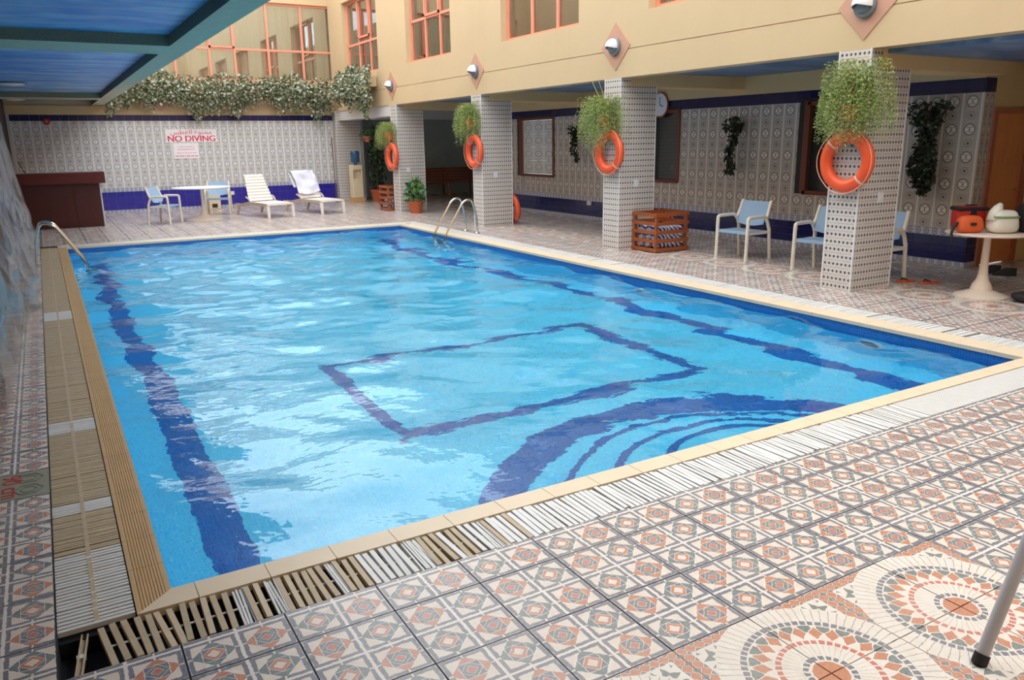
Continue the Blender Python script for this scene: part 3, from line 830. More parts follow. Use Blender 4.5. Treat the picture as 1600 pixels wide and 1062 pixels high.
# near right end with the wooden door
wd = tag(MB().box(RX + .235, 12.6, RYN, RYN + .15, 2.12, 2.79).box(11.75, 12.6, RYN, RYN + .15, 0, 2.12).box(12.4, 12.6, YN, RYN, 0, 2.79).build('wall_door_end', M_OCHRE), 'ochre end wall holding the wooden door', None, None, 'structure')
d = tag(link('door_1', None), 'brown wooden door at the end of the gallery', 'door', None, 'structure')
MB().box(10.78, 10.86, RYN - .03, RYN + .08, 0, 2.12).box(11.67, 11.75, RYN - .03, RYN + .08, 0, 2.12).box(10.86, 11.67, RYN - .03, RYN + .08, 2.04, 2.12).build('door_frame', M_BENCH, d)
d = MB().box(10.86, 11.67, RYN + .01, RYN + .06, 0.01, 2.04).build('door_leaf', M_DOORW, d)
dh = MB().tube([(11.58, RYN - .05, 1.02), (11.46, RYN - .05, 1.02)], .011, 8).tube([(11.58, RYN + .01, 1.02), (11.58, RYN - .05, 1.02)], .011, 8).build('door_handle', M_STEEL, d)
# left and near walls
tag(MB().box(XL - .25, XL, YN, YB, 0, 3.2).build('wall_left', M_MAROON), 'dark maroon wall on the shaded side', None, None, 'structure')
tag(MB().box(.9, 1.2, YN, YB, 3.2, ZT).build('wall_left_upper', M_BEIGE), 'beige courtyard wall above the canopy', None, None, 'structure')
tag(MB().box(XL - .25, 12.6, YN - .25, YN, 0, ZT).build('wall_near', M_BEIGE), 'beige courtyard wall behind the viewer', None, None, 'structure')

# ------------------------------------------------------------------ upper facade
FW = [(17.3, 19.95), (13.0, 15.42), (8.2, 10.80), (3.80, 6.42), (-.75, 1.9)]
WZ0, WZ1 = 3.63, 5.62
fb = MB().box(PX, PX + .26, YN, YB, ZF, 3.118).box(PX + .012, PX + .26, YN, YB, 3.118, 3.130).box(PX, PX + .26, YN, YB, 3.130, WZ0).box(PX, PX + .26, YN, YB, WZ1, ZT)
ed = sorted([YN, YB] + [v for q in FW for v in q])
for a, b in zip(ed[::2], ed[1::2]): fb.box(PX, PX + .26, a, b, WZ0, WZ1)
tag(fb.build('wall_facade', M_BEIGE), 'beige stucco upper facade over the pillars', None, None, 'structure')
def make_window(n, label, a0, a1, z0, z1, mull, trans, place, rz, sash=None):
    """window in local x (along) / z; parts are placed by an Empty"""
    w = tag(link('window_%d' % n, None, None, place, rz), label, 'window', None, 'structure')
    fw, fd = .06, .07
    MB().box(a0, a0 + fw, -fd, 0, z0, z1).box(a1 - fw, a1, -fd, 0, z0, z1).box(a0 + fw, a1 - fw, -fd, 0, z0, z0 + fw).box(a0 + fw, a1 - fw, -fd, 0, z1 - fw, z1).build('window_frame', M_SALMON, w)
    xs = [a0] + list(mull) + [a1]; zs = [z0] + list(trans) + [z1]
    for q in mull: MB().box(q - fw / 2, q + fw / 2, -fd, 0, z0 + fw, z1 - fw).build('mullion', M_SALMON, w)
    for z in trans:
        for p, q in zip(xs, xs[1:]): MB().box(p + fw / 2, q - fw / 2, -fd, 0, z - fw / 2, z + fw / 2).build('transom', M_SALMON, w)
    for p, q in zip(xs, xs[1:]):
        for c, d in zip(zs, zs[1:]):
            MB().box(p + .03, q - .03, -.035, -.025, c + .03, d - .03).build('pane', M_GLASS, w)
    if sash:
        p, q, c, d = sash; s = .05
        MB().box(p, p + s, -.10, -.03, c, d).box(q - s, q, -.10, -.03, c, d).box(p, q, -.10, -.03, c, c + s).box(p, q, -.10, -.03, d - s, d).build('sash', M_SALMON, w)
    nn = int((a1 - a0) / .03)
    MB().grid(lambda u, v: (a0 + u * (a1 - a0), .12 + .022 * math.sin(u * (a1 - a0) * 34 + math.sin(u * 17) * 2), z0 + v * (z1 - z0)), nn, 1).build('curtain', M_CURTAIN, w, True)
    MB().box(a0 - .1, a1 + .1, .45, .5, z0 - .1, z1 + .1).build('room_back', M_INTER, w)
    return w
nm = ['narrow salmon framed window at the far corner of the facade', 'salmon framed window above the second pillar from the far end', 'salmon framed window above the middle of the facade', 'salmon framed window above the nearest pillars', 'salmon framed window of the facade beside the viewer']
for k, (a, b) in enumerate(FW):
    L = b - a
    mm = [L * .355, L * .68]
    make_window(4 + k, nm[k], 0, L, WZ0, WZ1, mm, [4.46 if k == 0 else 4.56], (PX + .20, b, 0), -PI / 2, sash=(L * .355, L * .68, 4.58, WZ1 - .03) if k < 2 else None)
make_window(9, 'wide salmon framed window across the back wall above the ivy', 1.55, 7.95, 3.55, 5.72, [2.45, 3.41, 4.34, 5.03, 5.99, 7.0], [4.42], (0, YB + .14, 0), 0, sash=(4.34, 5.03, 4.44, 5.68))

# ------------------------------------------------------------------ pillars
def pillar_meshes():
    core = MB().box(.004, PX2 - PX - .004, .004, PWID - .004, 0, ZF)
    t = MB(); rows = 31; h = ZF / rows
    W = PX2 - PX
    faces = [((0, PWID), (0, -1), PWID, 7), ((0, 0), (1, 0), W, 14), ((W, 0), (0, 1), PWID, 7), ((W, PWID), (-1, 0), W, 14)]
    for (ox, oy), (dx, dy), L, n in faces:
        w = L / n; nx, ny = dy, -dx
        for r in range(rows):
            for k in range(n):
                a, b = k * w + .001, (k + 1) * w - .001; z0, z1 = r * h + .001, (r + 1) * h - .001
                P = lambda s, z, d: (ox + dx * s + nx * d, oy + dy * s + ny * d, z)
                vs = [P(a, z0, 0), P(b, z0, 0), P(b, z1, 0), P(a, z1, 0), P(a, z0, -.004), P(b, z0, -.004), P(b, z1, -.004), P(a, z1, -.004)]
                uv = [(0, 0), (1, 0), (1, 1), (0, 1)] * 2; fs = [(0, 1, 2, 3), (4, 0, 3, 7), (1, 5, 6, 2), (3, 2, 6, 7), (5, 1, 0, 4)]
                t.add(vs, fs, 0, [[uv[q] for q in f] for f in fs])
    trim = MB()
    for x, y in ((0, 0), (W, 0), (0, PWID), (W, PWID)):
        trim.box(x - .010, x + .010, y - .010, y + .010, 0, ZF)
    return core.mesh('pillar', M_WGROUT), t.mesh('tile_cladding', M_PILLAR), trim.mesh('corner_trim', M_PEDGE)
pc, ptl, ptr = pillar_meshes()
plab = ['dotted tile pillar nearest the viewer', 'dotted tile pillar behind the towel crate', 'dotted tile pillar beside the pool ladder', 'dotted tile pillar beside the leafy potted plant', 'dotted tile pillar beside the water cooler']
for k, y in enumerate(PY + (20.9,)):
    o = tag(link('pillar', pc, None, (PX if k < 4 else 7.75, y, 0)), plab[k], 'pillar', 'dotted tile pillars', 'structure')
    tag(link('tile_cladding', ptl, o), kind='stuff'); link('corner_trim', ptr, o)

# ------------------------------------------------------------------ gallery ceiling
gc = tag(link('ceiling_gallery', None), 'sky painted gallery ceiling with ochre beams', None, None, 'structure')
MB().box(PX + .26, 13.8, YN, 22.6, 2.79, 3.1).build('painted_panel', M_SKYP2, gc)
MB().box(PX + .26, 13.8, YN, PY[0] - .02, 2.665, 2.789).build('painted_panel', M_SKYP2, gc)
for y in PY:
    MB().box(PX + .19, RX, y - .014, y + PWID + .014, 2.585 if y > 3 else 2.505, 2.789).build('cross_beam', M_OCHRE, gc)
MB().box(PX + .19, 12.4, -2.2, -1.8, 2.505, 2.664).build('cross_beam', M_OCHRE, gc)
MB().box(RX - .022, RX, RYN, 16.9, 2.492, 2.789).build('wall_beam', M_OCHRE, gc)
MB().box(PX + .02, PX + .40, PY[3] + PWID, 20.9, 2.44, ZF - .002).build('white_beam', M_WHITEB, gc)
MB().box(PX + .72, 13.4, 19.6, 20.0, 2.44, 2.789).build('white_beam', M_WHITEB, gc)

# ------------------------------------------------------------------ canopy over the left edge
cn = tag(link('ceiling_canopy', None), 'sky painted canopy ceiling with sage green beams', None, None, 'structure')
ZC, CXI, CXO = 2.843, 1.19, 1.46
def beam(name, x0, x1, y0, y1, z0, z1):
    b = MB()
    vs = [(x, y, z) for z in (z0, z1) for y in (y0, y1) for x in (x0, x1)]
    b.add(vs, [(0, 2, 3, 1), (4, 5, 7, 6)], 0); b.add(vs, [(0, 1, 5, 4), (2, 6, 7, 3), (0, 4, 6, 2), (1, 3, 7, 5)], 1)  # beam sides take a darker, coarser tone than the underside
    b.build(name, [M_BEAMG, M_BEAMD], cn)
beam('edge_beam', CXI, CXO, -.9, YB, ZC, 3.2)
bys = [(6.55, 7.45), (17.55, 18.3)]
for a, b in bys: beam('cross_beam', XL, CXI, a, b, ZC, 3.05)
for a, b in ((-.9, 6.55), (7.45, 17.55), (18.3, YB)): MB().box(XL, CXI, a, b, 2.96, 3.05).build('painted_panel', M_SKYP, cn)
tag(MB().box(XL, 2.0, YN, -.9, ZC, 3.2).build('ceiling_near_shade', M_BEAMG), 'unseen low canopy ceiling added to shade the near deck corner', None, None, 'structure')  # unseen slab, added and sized to darken the near left deck
for k, (x, y) in enumerate(((-.45, 14.6), (-.50, 20.2))):
    t = thing('ceiling_lamp', ('flat round ceiling lamp in the middle painted panel', 'flat round ceiling lamp near the back wall')[k], 'lamp', (x, y, 2.96), 0, 'round canopy lamps')
    MB().lathe([(.24, 0), (.25, -.02), (.22, -.03)], 24).build('lamp_base', M_LAMPG, t, True)
    MB().lathe([(.22, -.028), (.17, -.055), (.0, -.07)], 24).build('lamp_cover', M_LAMPW, t, True)
# ------------------------------------------------------------------ foliage helpers
def leaf(mb, p, d, L, W, mi, rnd):
    d = Vector(d).normalized(); up = Vector((rnd.uniform(-1, 1), rnd.uniform(-1, 1), rnd.uniform(.2, 1))).normalized()
    s = d.cross(up)
    if s.length < 1e-3: s = d.orthogonal()
    s.normalize(); n = s.cross(d); p = Vector(p)
    mb.add([p, p + d * L * .45 + s * W * .5 + n * W * .15, p + d * L, p + d * L * .45 - s * W * .5 + n * W * .15], [(0, 1, 2), (0, 2, 3)], mi)
def fern(parent, seed, spread, up, drop, n=150, bias=(0, 0), dry=.18):
    """fine drooping fern strands; local origin at the pot mouth, the pillar is at +x"""
    rnd = random.Random(seed); mb = MB()
    for k in range(n):
        a = rnd.uniform(PI * .40, PI * 1.60); r = spread * rnd.uniform(.08, 1.0) ** .65
        h = up * rnd.uniform(.1, 1.0); dp = drop * rnd.uniform(.15, 1.0) * (1.05 - .35 * abs(math.sin(a)))
        ex, ey = r * math.cos(a) * .60 + bias[0], r * math.sin(a) + bias[1] * rnd.random()
        ns = 26; prev = Vector((0, 0, 0)); hang = rnd.uniform(.3, .6)
        mi = 2 if rnd.random() < dry else (1 if rnd.random() < .5 else 0)
        for i in range(1, ns + 1):
            t = i / ns
            if t < hang: q = t / hang; x, y, z = ex * q, ey * q, h * math.sin(q * PI * .62)
            else:
                q = (t - hang) / (1 - hang); z0 = h * math.sin(PI * .62)
                x, y, z = ex * (1 + .15 * q), ey * (1 + .15 * q), z0 - (dp + z0) * q
            cur = Vector((min(x, -.01), y, z)) + Vector((rnd.uniform(-.02, .0), rnd.uniform(-.02, .02), rnd.uniform(-.01, .01)))
            d = (cur - prev).normalized()
            for s in range(3):
                dd = d + Vector((rnd.uniform(-1.2, 1.2), rnd.uniform(-1.2, 1.2), rnd.uniform(-.8, .8)))
                leaf(mb, cur, dd, rnd.uniform(.018, .036), rnd.uniform(.006, .011), mi, rnd)
            prev = cur
    return mb.build('foliage', M_FERN, parent)
def clump(parent, seed, n, fn, mats, L=(.05, .09), ratio=.75, weights=None, droop=.5, name='foliage'):
    rnd = random.Random(seed); mb = MB()
    for k in range(n):
        p = fn(rnd)
        d = (rnd.uniform(-1, 1), rnd.uniform(-1, 1), rnd.uniform(-1, 1) - droop)
        l = rnd.uniform(*L); mi = rnd.choices(range(len(mats)), weights)[0] if weights else rnd.randrange(len(mats))
        leaf(mb, p, d, l, l * ratio, mi, rnd)
    return mb.build(name, mats, parent)

# ------------------------------------------------------------------ things fixed to the pillars
wl = thing('wall_light', 'bulkhead lamp on terracotta diamond above the nearest pillar', 'wall light', (PX, 2.74, 3.165), 0, 'diamond wall lights')
hd = .36
MB().add([(-.012, -hd, 0), (-.012, 0, -hd), (-.012, hd, 0), (-.012, 0, hd), (0, -hd, 0), (0, 0, -hd), (0, hd, 0), (0, 0, hd)], [(0, 3, 2, 1), (0, 1, 5, 4), (1, 2, 6, 5), (2, 3, 7, 6), (3, 0, 4, 7)]).build('diamond_plate', M_DIAMOND, wl)
hs_ = MB().lathe([(.135, -.012), (.14, -.05), (.125, -.07), (.0, -.07)], 28, axis='x').build('lamp_housing', M_LAMPG, wl, True)
def shell(u, v):
    a = -PI * .08 + u * PI * 1.16; t = v * PI / 2
    return (-.055 - .135 * math.sin(t) * (1 if True else 0), .122 * math.cos(t) * math.cos(a), .122 * math.cos(t) * math.sin(a))
sh = MB().grid(shell, 20, 10); sh.build('lamp_shell', M_LAMPW, wl, True)
MB().lathe([(.10, -.07), (.085, -.11), (.0, -.15)], 24, axis='x').build('lamp_lens', M_LAMPG, hs_, True)
for y, l in ((7.18, 'bulkhead lamp on terracotta diamond above the towel crate pillar'), (11.86, 'bulkhead lamp on terracotta diamond above the ladder pillar'), (16.46, 'small bulkhead lamp on terracotta diamond beside the ivy corner')):
    copy_tree(wl, (PX, y, 3.18), None, l)

def make_ring(label, group):
    t = thing('life_ring', label, 'life ring', (0, 0, 0), 0, group)
    R, r = .275, .075
    def tor(u, v):
        a, b = u * 2 * PI, v * 2 * PI
        return (r * .82 * math.sin(b), (R + r * math.cos(b)) * math.cos(a), (R + r * math.cos(b)) * math.sin(a))
    MB().grid(tor, 40, 14).build('ring_body', M_RING, t, 'all')
    for k in range(4):
        a0 = PI / 4 + k * PI / 2
        def band(u, v, a0=a0):
            a, b = a0 - .045 + .09 * u, v * 2 * PI; rr = r + .003
            return (rr * .83 * math.sin(b), (R + rr * math.cos(b)) * math.cos(a), (R + rr * math.cos(b)) * math.sin(a))
        MB().grid(band, 2, 16).build('band', M_RING if k % 2 else M_STRAP, t, 'all')
        pts = [(-.05 - .012 * math.sin(q * PI), (R + r + .004 + .006 * math.sin(q * PI)) * math.cos(a0 + q * PI / 2), (R + r + .004 + .006 * math.sin(q * PI)) * math.sin(a0 + q * PI / 2)) for q in [i / 10 for i in range(11)]]
        MB().tube(pts, .006, 6).build('grab_rope', M_ROPE, t, True)
    return t
RL = ['orange life ring hung on the nearest pillar', 'orange life ring hung on the pillar above the towel crate', 'orange life ring hung on the pillar by the pool ladder', 'smallest orange life ring, on the pillar by the potted plant']
ring0 = make_ring(RL[0], 'orange life rings'); ring0.location = (PX - .085, 2.76, 1.50)
for k, (y, z) in enumerate(((7.20, 1.58), (11.86, 1.57), (16.44, 1.42))): copy_tree(ring0, (PX - .085, y, z), None, RL[k + 1])
for k, (y, z) in enumerate(((2.76, 1.50), (7.20, 1.58), (11.86, 1.57), (16.44, 1.42))):
    h = thing('ring_hook', 'steel hook under the life ring on %s' % ('the nearest pillar', 'the crate pillar', 'the ladder pillar', 'the plant pillar')[k], 'hook', (PX - .006, y, z + .175), 0, 'life ring hooks')
    MB().tube([(0, 0, 0), (-.12, 0, 0), (-.14, 0, .025), (-.14, 0, .05)], .008, 6).build('hook_arm', M_STEEL, h)
    MB().lathe([(.025, 0), (.025, -.006), (0, -.006)], 12, axis='x').build('hook_plate', M_STEEL, h)
r5 = copy_tree(ring0, (8.64, 11.92, .352), None, 'orange life ring standing on the floor behind the ladder pillar'); r5.rotation_euler = (0, -.12, 0)
r6 = copy_tree(ring0, (8.96, 7.40, .29), None, 'orange life ring standing on the floor behind the towel crate'); r6.rotation_euler = (0, .72, PI / 2 - .1)

PLN = [(2.72, 2.12, .46, .50, .50, 330, (0, .0), 'bushy pale green hanging fern on the nearest pillar'),
       (7.26, 2.16, .50, .32, .62, 280, (0, .22), 'pale green hanging fern above the crate pillar life ring'),
       (11.92, 2.22, .44, .36, .52, 240, (0, .30), 'green hanging fern on the pillar by the pool ladder'),
       (16.46, 2.02, .40, .30, .42, 200, (0, .55), 'soft green hanging fern on the pillar by the potted plant')]
for k, (y, z, sp, up, dr, n, bias, lab) in enumerate(PLN):
    t = thing('hanging_fern', lab, 'plant', (PX - .13, y, z), 0, 'hanging ferns on the pillars')
    MB().lathe([(.07, -.2), (.10, -.1), (.115, 0), (.105, .0), (.09, -.03), (0, -.03)], 16).build('pot', M_TERRA, t, True)
    MB().tube([(.0, 0, -.02), (.12, 0, .06)], .006, 6).build('bracket', M_RUBBER, t)
    o = fern(t, 30 + k, sp, up, dr, n, bias); o.location = (.09, 0, -.02)
    if k == 1:
        mb = MB()
        for a in (-.18, -.06): mb.tube([(0, .05, 0), (-.02, .18 + a, .25), (-.04, .42 + a * 1.5, .55)], [.006, .005, .003], 5)
        mb.build('long_stem', M_FERN[1], t)
SWX = [8.21, 8.15, 8.12, 8.06]
for k, y in enumerate(PY):
    t = thing('light_switch', 'white switch plate on the %s' % ('nearest pillar', 'pillar above the towel crate', 'ladder pillar', 'potted plant pillar')[k], 'switch', (SWX[k], y - .001, 1.08), 0, 'white switch plates')
    pl_ = MB().box(-.042, .042, -.012, 0, -.06, .06).build('plate', M_WHITEP, t); MB().box(-.02, .02, -.017, -.012, -.03, .03).build('rocker', M_WHITEP, pl_)

# ------------------------------------------------------------------ ivy planters
def ivy(label, L, n, seed, loc, rz, sc=1.0):
    t = thing('ivy_planter', label, 'plant', loc, rz, 'variegated ivy along the upper ledge')
    MB().box(.05, L - .3, .04, .24, -.04, .22).build('trough', M_BEIGE, t)
    ph = [random.Random(seed + 5).uniform(0, 6.3) for _ in range(4)]
    def low(x): return -.36 - .15 * math.sin(x * 2.1 + ph[0]) - .11 * math.sin(x * 5.3 + ph[1]) - .07 * math.sin(x * 11 + ph[2])
    def fn(rnd):
        x = rnd.uniform(-.02, L + .02); top = .46 + .07 * math.sin(x * 3.7 + ph[3]) + .05 * math.sin(x * 9)
        q = rnd.random() ** .8; z = top + (low(x) - top) * q
        if rnd.random() < .05: z = low(x) - rnd.uniform(0, .16)
        bulge = .24 * math.sin(max(0, min(1, (z + .4) / .8)) * PI)
        return (x, -.02 - bulge * rnd.random() - .02, z * sc)
    clump(t, seed, n, fn, M_IVY, (.06, .11), .8, (5, 5, 3))
    return t
ivy('long trailing variegated ivy below the wide back window', 6.1, 8200, 11, (1.52, YB - .28, 3.22), 0)
ivy('short trailing ivy clump at the corner of the facade', 2.6, 4200, 12, (PX - .26, 19.75, 3.26), -PI / 2, 1.1)
for k, x in enumerate((2.9, 5.0, 7.1)):
    t = thing('ledge_diamond', 'terracotta diamond plate under the ivy, %s along the back wall' % ('first', 'second', 'third')[k], 'wall plate', (x, YB, 3.0), 0, 'terracotta diamonds under the ivy'); t.location.y = YB - .016
    q = .30
    MB().add([(-q, -.012, 0), (0, -.012, -q), (q, -.012, 0), (0, -.012, q), (-q, 0, 0), (0, 0, -q), (q, 0, 0), (0, 0, q)], [(0, 1, 2, 3), (0, 4, 5, 1), (1, 5, 6, 2), (2, 6, 7, 3), (3, 7, 4, 0)]).build('diamond_plate', M_DIAMOND, t)
    MB().lathe([(.10, .012), (.10, .03), (0, .04)], 20, axis='y').build('boss', M_LAMPG, t).rotation_euler = (0, 0, PI)

# dark ivies on the gallery wall
for k, (y, z, w, h, n, lab) in enumerate(((7.05, 2.02, .19, .85, 380, 'dark trailing ivy in a small pot between the gallery windows'), (3.50, 2.10, .34, 1.10, 1100, 'large dark trailing ivy on the wall behind the nearest pillar'), (11.95, 1.98, .22, .68, 260, 'dark trailing ivy half hidden by the crate pillar fern'))):
    t = thing('trailing_ivy', lab, 'plant', (RX - .13, y, z), 0, 'dark ivies on the gallery wall')
    MB().lathe([(.07, -.17), (.11, .0), (.10, .0), (.085, -.03), (0, -.03)], 14).build('pot', M_SOIL, t, True)
    MB().tube([(0, 0, -.04), (.125, 0, .02)], .006, 5).build('bracket', M_RUBBER, t)
    def fn(rnd, w=w, h=h, ph=k):
        q = rnd.random(); ww = w * (1 - .55 * q) * (.7 + .3 * math.sin(q * 9 + ph))
        yc = .10 * q * math.sin(ph * 2.1 + 1.0) + .03 * math.sin(q * 12)
        return (-.05 - .09 * rnd.random() * (1 - q * .5), yc + rnd.uniform(-ww, ww), .12 - (h + .12) * q)
    clump(t, 50 + k, n, fn, M_DKIVY, (.05, .085), .8, (1, 1))

# ------------------------------------------------------------------ chairs
def make_chair(label):
    t = thing('armchair', label, 'chair', (0, 0, 0), 0, 'blue sling armchairs')
    r = .026
    for s in (-1, 1):
        x = s * .29
        MB().tube([(x, -.25, 0), (x, -.24, .56)], r, 10).build('leg', M_CHAIRF, t, True)
        MB().tube(fillet([(x, -.24, .555), (x, -.238, .635), (x, .12, .64), (x * .98, .19, .56), (x * .98, .225, .46)], .05), r, 10).build('armrest', M_CHAIRF, t, True)
        MB().tube([(x, .27, 0), (x, .225, .47)], r, 10).build('leg', M_CHAIRF, t, True)
        MB().tube(fillet([(x * .97, .16, .60), (x * .94, .20, .66), (x * .92, .27, .86)], .04), r * .95, 10).build('back_post', M_CHAIRF, t, True)
        MB().box(x - .014, x + .014, -.235, .225, .385, .425).build('seat_rail', M_CHAIRF, t)
    def seat(u, v): return ((u - .5) * .56, -.235 + .45 * v, .435 - .022 * math.sin(u * PI) * math.sin(v * PI) - .012 * v)
    mb = MB().grid(seat, 10, 8); mb.grid(lambda u, v: (lambda q: (q[0], q[1], q[2] - .035))(seat(1 - u, v)), 10, 8)
    mb.box(-.28, .28, -.24, -.232, .39, .436).box(-.28, .28, .212, .22, .385, .424); mb.build('seat', M_CHAIRB, t, True)
    def back(u, v):
        x = (u - .5) * .50; low = .52 - .035 * math.sin(u * PI)
        z = low + (.845 - low) * v
        return (x, .165 + (z - .60) * .40 + .03 * math.sin(u * PI), z)
    mb = MB().grid(back, 12, 6); mb.grid(lambda u, v: (lambda q: (q[0], q[1] + .018, q[2]))(back(1 - u, v)), 12, 6)
    mb.build('backrest', M_CHAIRB, t, True)
    return t
ch0 = make_chair('blue and cream armchair beside the wooden towel crate'); ch0.location = (8.81, 5.28, 0); ch0.rotation_euler = (0, 0, -PI / 2 + .04)
copy_tree(ch0, (8.80, 3.82, 0), -PI / 2 + .10, 'blue armchair partly behind the nearest pillar, on its poolward side')
copy_tree(ch0, (8.80, 3.07, 0), -PI / 2 + .03, 'blue armchair mostly hidden behind the nearest pillar, by the bag table')
copy_tree(ch0, (2.18, 17.0, 0), .98, 'blue armchair turned towards the round white table near the bar')
copy_tree(ch0, (3.72, 18.75, 0), -.28, 'blue armchair tucked behind the round white table')

def make_table(label, loc, R, H, m):
    t = thing('pedestal_table', label, 'table', loc, 0, 'round pedestal tables')
    MB().lathe([(0, H - .03), (R - .03, H - .028), (R - .005, H - .018), (R, H - .008), (R - .006, H), (0, H)], 40).build('table_top', m, t, True)
    MB().lathe([(.035, H - .03), (.042, .5 * H), (.052, .24)], 20).build('column', m, t, True)
    k = R * .62 if R > .5 else R * .64
    MB().lathe([(k, 0), (k, .012), (k * .72, .038), (k * .42, .075), (.10, .13), (.066, .19), (.052, .245)], 32).build('base', M_TABLE, t, True)
    return t
make_table('round cream pedestal table holding the bags', (8.80, 1.66, 0), .43, .725, M_TABLE)
make_table('round white pedestal table in front of the tiled back wall', (3.12, 17.45, 0), .68, .79, M_WHITEP)

# ------------------------------------------------------------------ sun loungers
def make_lounger(label):
    t = thing('sun_lounger', label, 'sun lounger', (0, 0, 0), 0, 'ivory sun loungers')
    w = .33
    for s in (-1, 1):
        prof = [(-.93, .30), (-.86, .345), (-.3, .36), (.1, .37), (.55, .30), (.95, .29), (.95, .25), (.5, .22), (.1, .29), (-.3, .29), (-.80, .28), (-.90, .24)]
        x0 = s * w - .02; mb = MB(); n = len(prof)
        mb.add([(x0, y, z) for y, z in prof] + [(x0 + .04, y, z) for y, z in prof], [tuple(range(n)), tuple(range(2 * n - 1, n - 1, -1))] + [(i, n + i, n + (i + 1) % n, (i + 1) % n) for i in range(n)])
        mb.build('side_rail', M_LOUNGE2, t)
        MB().tube([(s * w, -.88, .30), (s * w, -.90, 0)], [.05, .036], 8).build('leg', M_LOUNGE, t, True)
        MB().tube([(s * w, .72, .28), (s * w, .86, 0)], [.045, .03], 8).build('leg', M_LOUNGE2, t, True)
        MB().tube(fillet([(s * (w + .01), .02, .34), (s * (w + .02), .10, .43), (s * (w + .03), .18, .46), (s * (w + .035), .22, .48)], .06), [.022] * 14, 8).build('armrest', M_LOUNGE2, t, True)
    ns = 9
    for k in range(ns):
        y0 = -.93 + k * .118; z = .352 + .012 * math.sin(k / ns * PI)
        if k == 0: z -= .02
        MB().box(-.325, .325, y0, y0 + .112, z - .018, z).build('seat_slat', M_LOUNGE, t)
    a = math.radians(62); c, s_ = math.cos(a), math.sin(a)
    for k in range(9):
        d0 = .02 + k * .083; q = lambda d, h: (.13 + c * d - s_ * h, .35 + s_ * d + c * h)
        mb = MB(); pr = [q(d0, 0), q(d0 + .078, 0), q(d0 + .07, .022), q(d0 + .012, .022)]; ww = .33 - .010 * k
        mb.add([(-ww, y, z) for y, z in pr] + [(ww, y, z) for y, z in pr], [(3, 2, 1, 0), (4, 5, 6, 7), (0, 1, 5, 4), (1, 2, 6, 5), (2, 3, 7, 6), (3, 0, 4, 7)])
        mb.build('back_slat', M_LOUNGE, t)
    bs = MB().box(-.29, -.26, 0, .03, 0, .72).box(.19, .22, 0, .03, 0, .72).build('back_support', M_LOUNGE2, t)
    bs.location = (.035, .14, .35); bs.rotation_euler = (a - PI / 2, 0, 0)
    return t
lg = make_lounger('ivory slatted sun lounger with bare back beside the white table'); lg.location = (4.62, 17.62, 0); lg.rotation_euler = (0, 0, math.radians(13))
lg2 = copy_tree(lg, (5.98, 17.84, 0), math.radians(16), 'ivory sun lounger with a white towel over its back')
t = thing('bath_towel', 'white towel draped over the back of the further lounger', 'towel', (5.98, 17.84, 0), math.radians(16))
def towel(u, v):
    a = math.radians(62); x = (u - .5) * .68 + .015 * math.sin(v * 6)
    f = .014 * math.sin(u * 15 + v * 7) + .012 * math.sin(u * 6 - v * 13) + .008 * math.sin(v * 25 + u * 4)
    if v < .62: d = .14 + (.82 - .14) * (v / .62); h = .056 + f
    else: d = .82 - .45 * (v - .62) / .38; h = -.05 - .02 * math.sin(v * 9) + f * .5
    if v < .25: d -= .05 * math.sin(u * 4)
    return (x, .13 + math.cos(a) * d - math.sin(a) * h, .35 + math.sin(a) * d + math.cos(a) * h)
o = MB().grid(towel, 30, 40).build('towel_cloth', M_TOWEL, t, 'all')
sm = o.modifiers.new('thickness', 'SOLIDIFY'); sm.thickness = .012; sm.offset = 0

# ------------------------------------------------------------------ towel crates
def make_crate(label, loc, rz, w, d, h):
    t = thing('towel_crate', label, 'crate', loc, rz, 'slatted towel crates')
    p = .045
    for x in (0, w - p):
        for y in (0, d - p): MB().box(x, x + p, y, y + p, 0, h - .01).build('corner_post', M_CRATE, t)
    n = 5
    for k in range(n):
        z0 = .015 + k * (h - .075) / (n - 1); z1 = z0 + .058
        MB().box(-.016, w + .016, -.018, 0, z0, z1).build('slat', M_CRATE, t); MB().box(-.016, w + .016, d, d + .018, z0, z1).build('slat', M_CRATE, t)
        MB().box(-.016, 0, 0, d, z0, z1).build('slat', M_CRATE, t); MB().box(w, w + .016, 0, d, z0, z1).build('slat', M_CRATE, t)
    MB().box(0, w, 0, d, .02, .04).build('bottom_board', M_CRATE, t)
    return t
make_crate('reddish wooden slatted crate of towels beside the pillar', (8.10, 6.44, 0), 0, .66, .57, .63)
make_crate('small slatted towel crate half hidden by the potted plant pillar', (7.66, 16.74, 0), 0, .60, .58, .66)
def rolled(label, loc, L, r, rz, seed, group):
    rnd = random.Random(seed)
    t = thing('rolled_towel', label, 'towel', loc, rz, group)
    def roll(u, v):
        a = u * 2 * PI; rr = r * (1 + .07 * math.sin(3 * a + seed) + .05 * math.sin(v * 14 + a * 2))
        return ((v - .5) * L, rr * math.cos(a), rr * math.sin(a) * .82)
    MB().grid(roll, 18, 10).build('towel_body', M_STRIPE, t, 'all')
    for s in (-1, 1):
        sp = [(s * (L / 2 - .003), r * q * .9 * math.cos(q * 14), r * .75 * q * math.sin(q * 14)) for q in [i / 24 for i in range(2, 25)]]
        MB().tube(sp, r * .16, 5).build('rolled_end', M_STRIPE, t, True)
pos_names = ['front left', 'front middle', 'front right', 'back left', 'back right']
zc = 0
for lay in range(3):
    for k in range(3):
        lab = 'blue striped rolled towel in the crate by the pillar, %s layer, %s' % (('bottom', 'middle', 'top')[lay], ('at the front', 'in the middle', 'at the back')[k])
        rolled(lab, (8.43 + RNG.uniform(-.02, .02), 6.55 + k * .172, .112 + lay * .122), .52, .066, RNG.uniform(-.06, .06), lay * 3 + k, 'striped towels in the large crate')
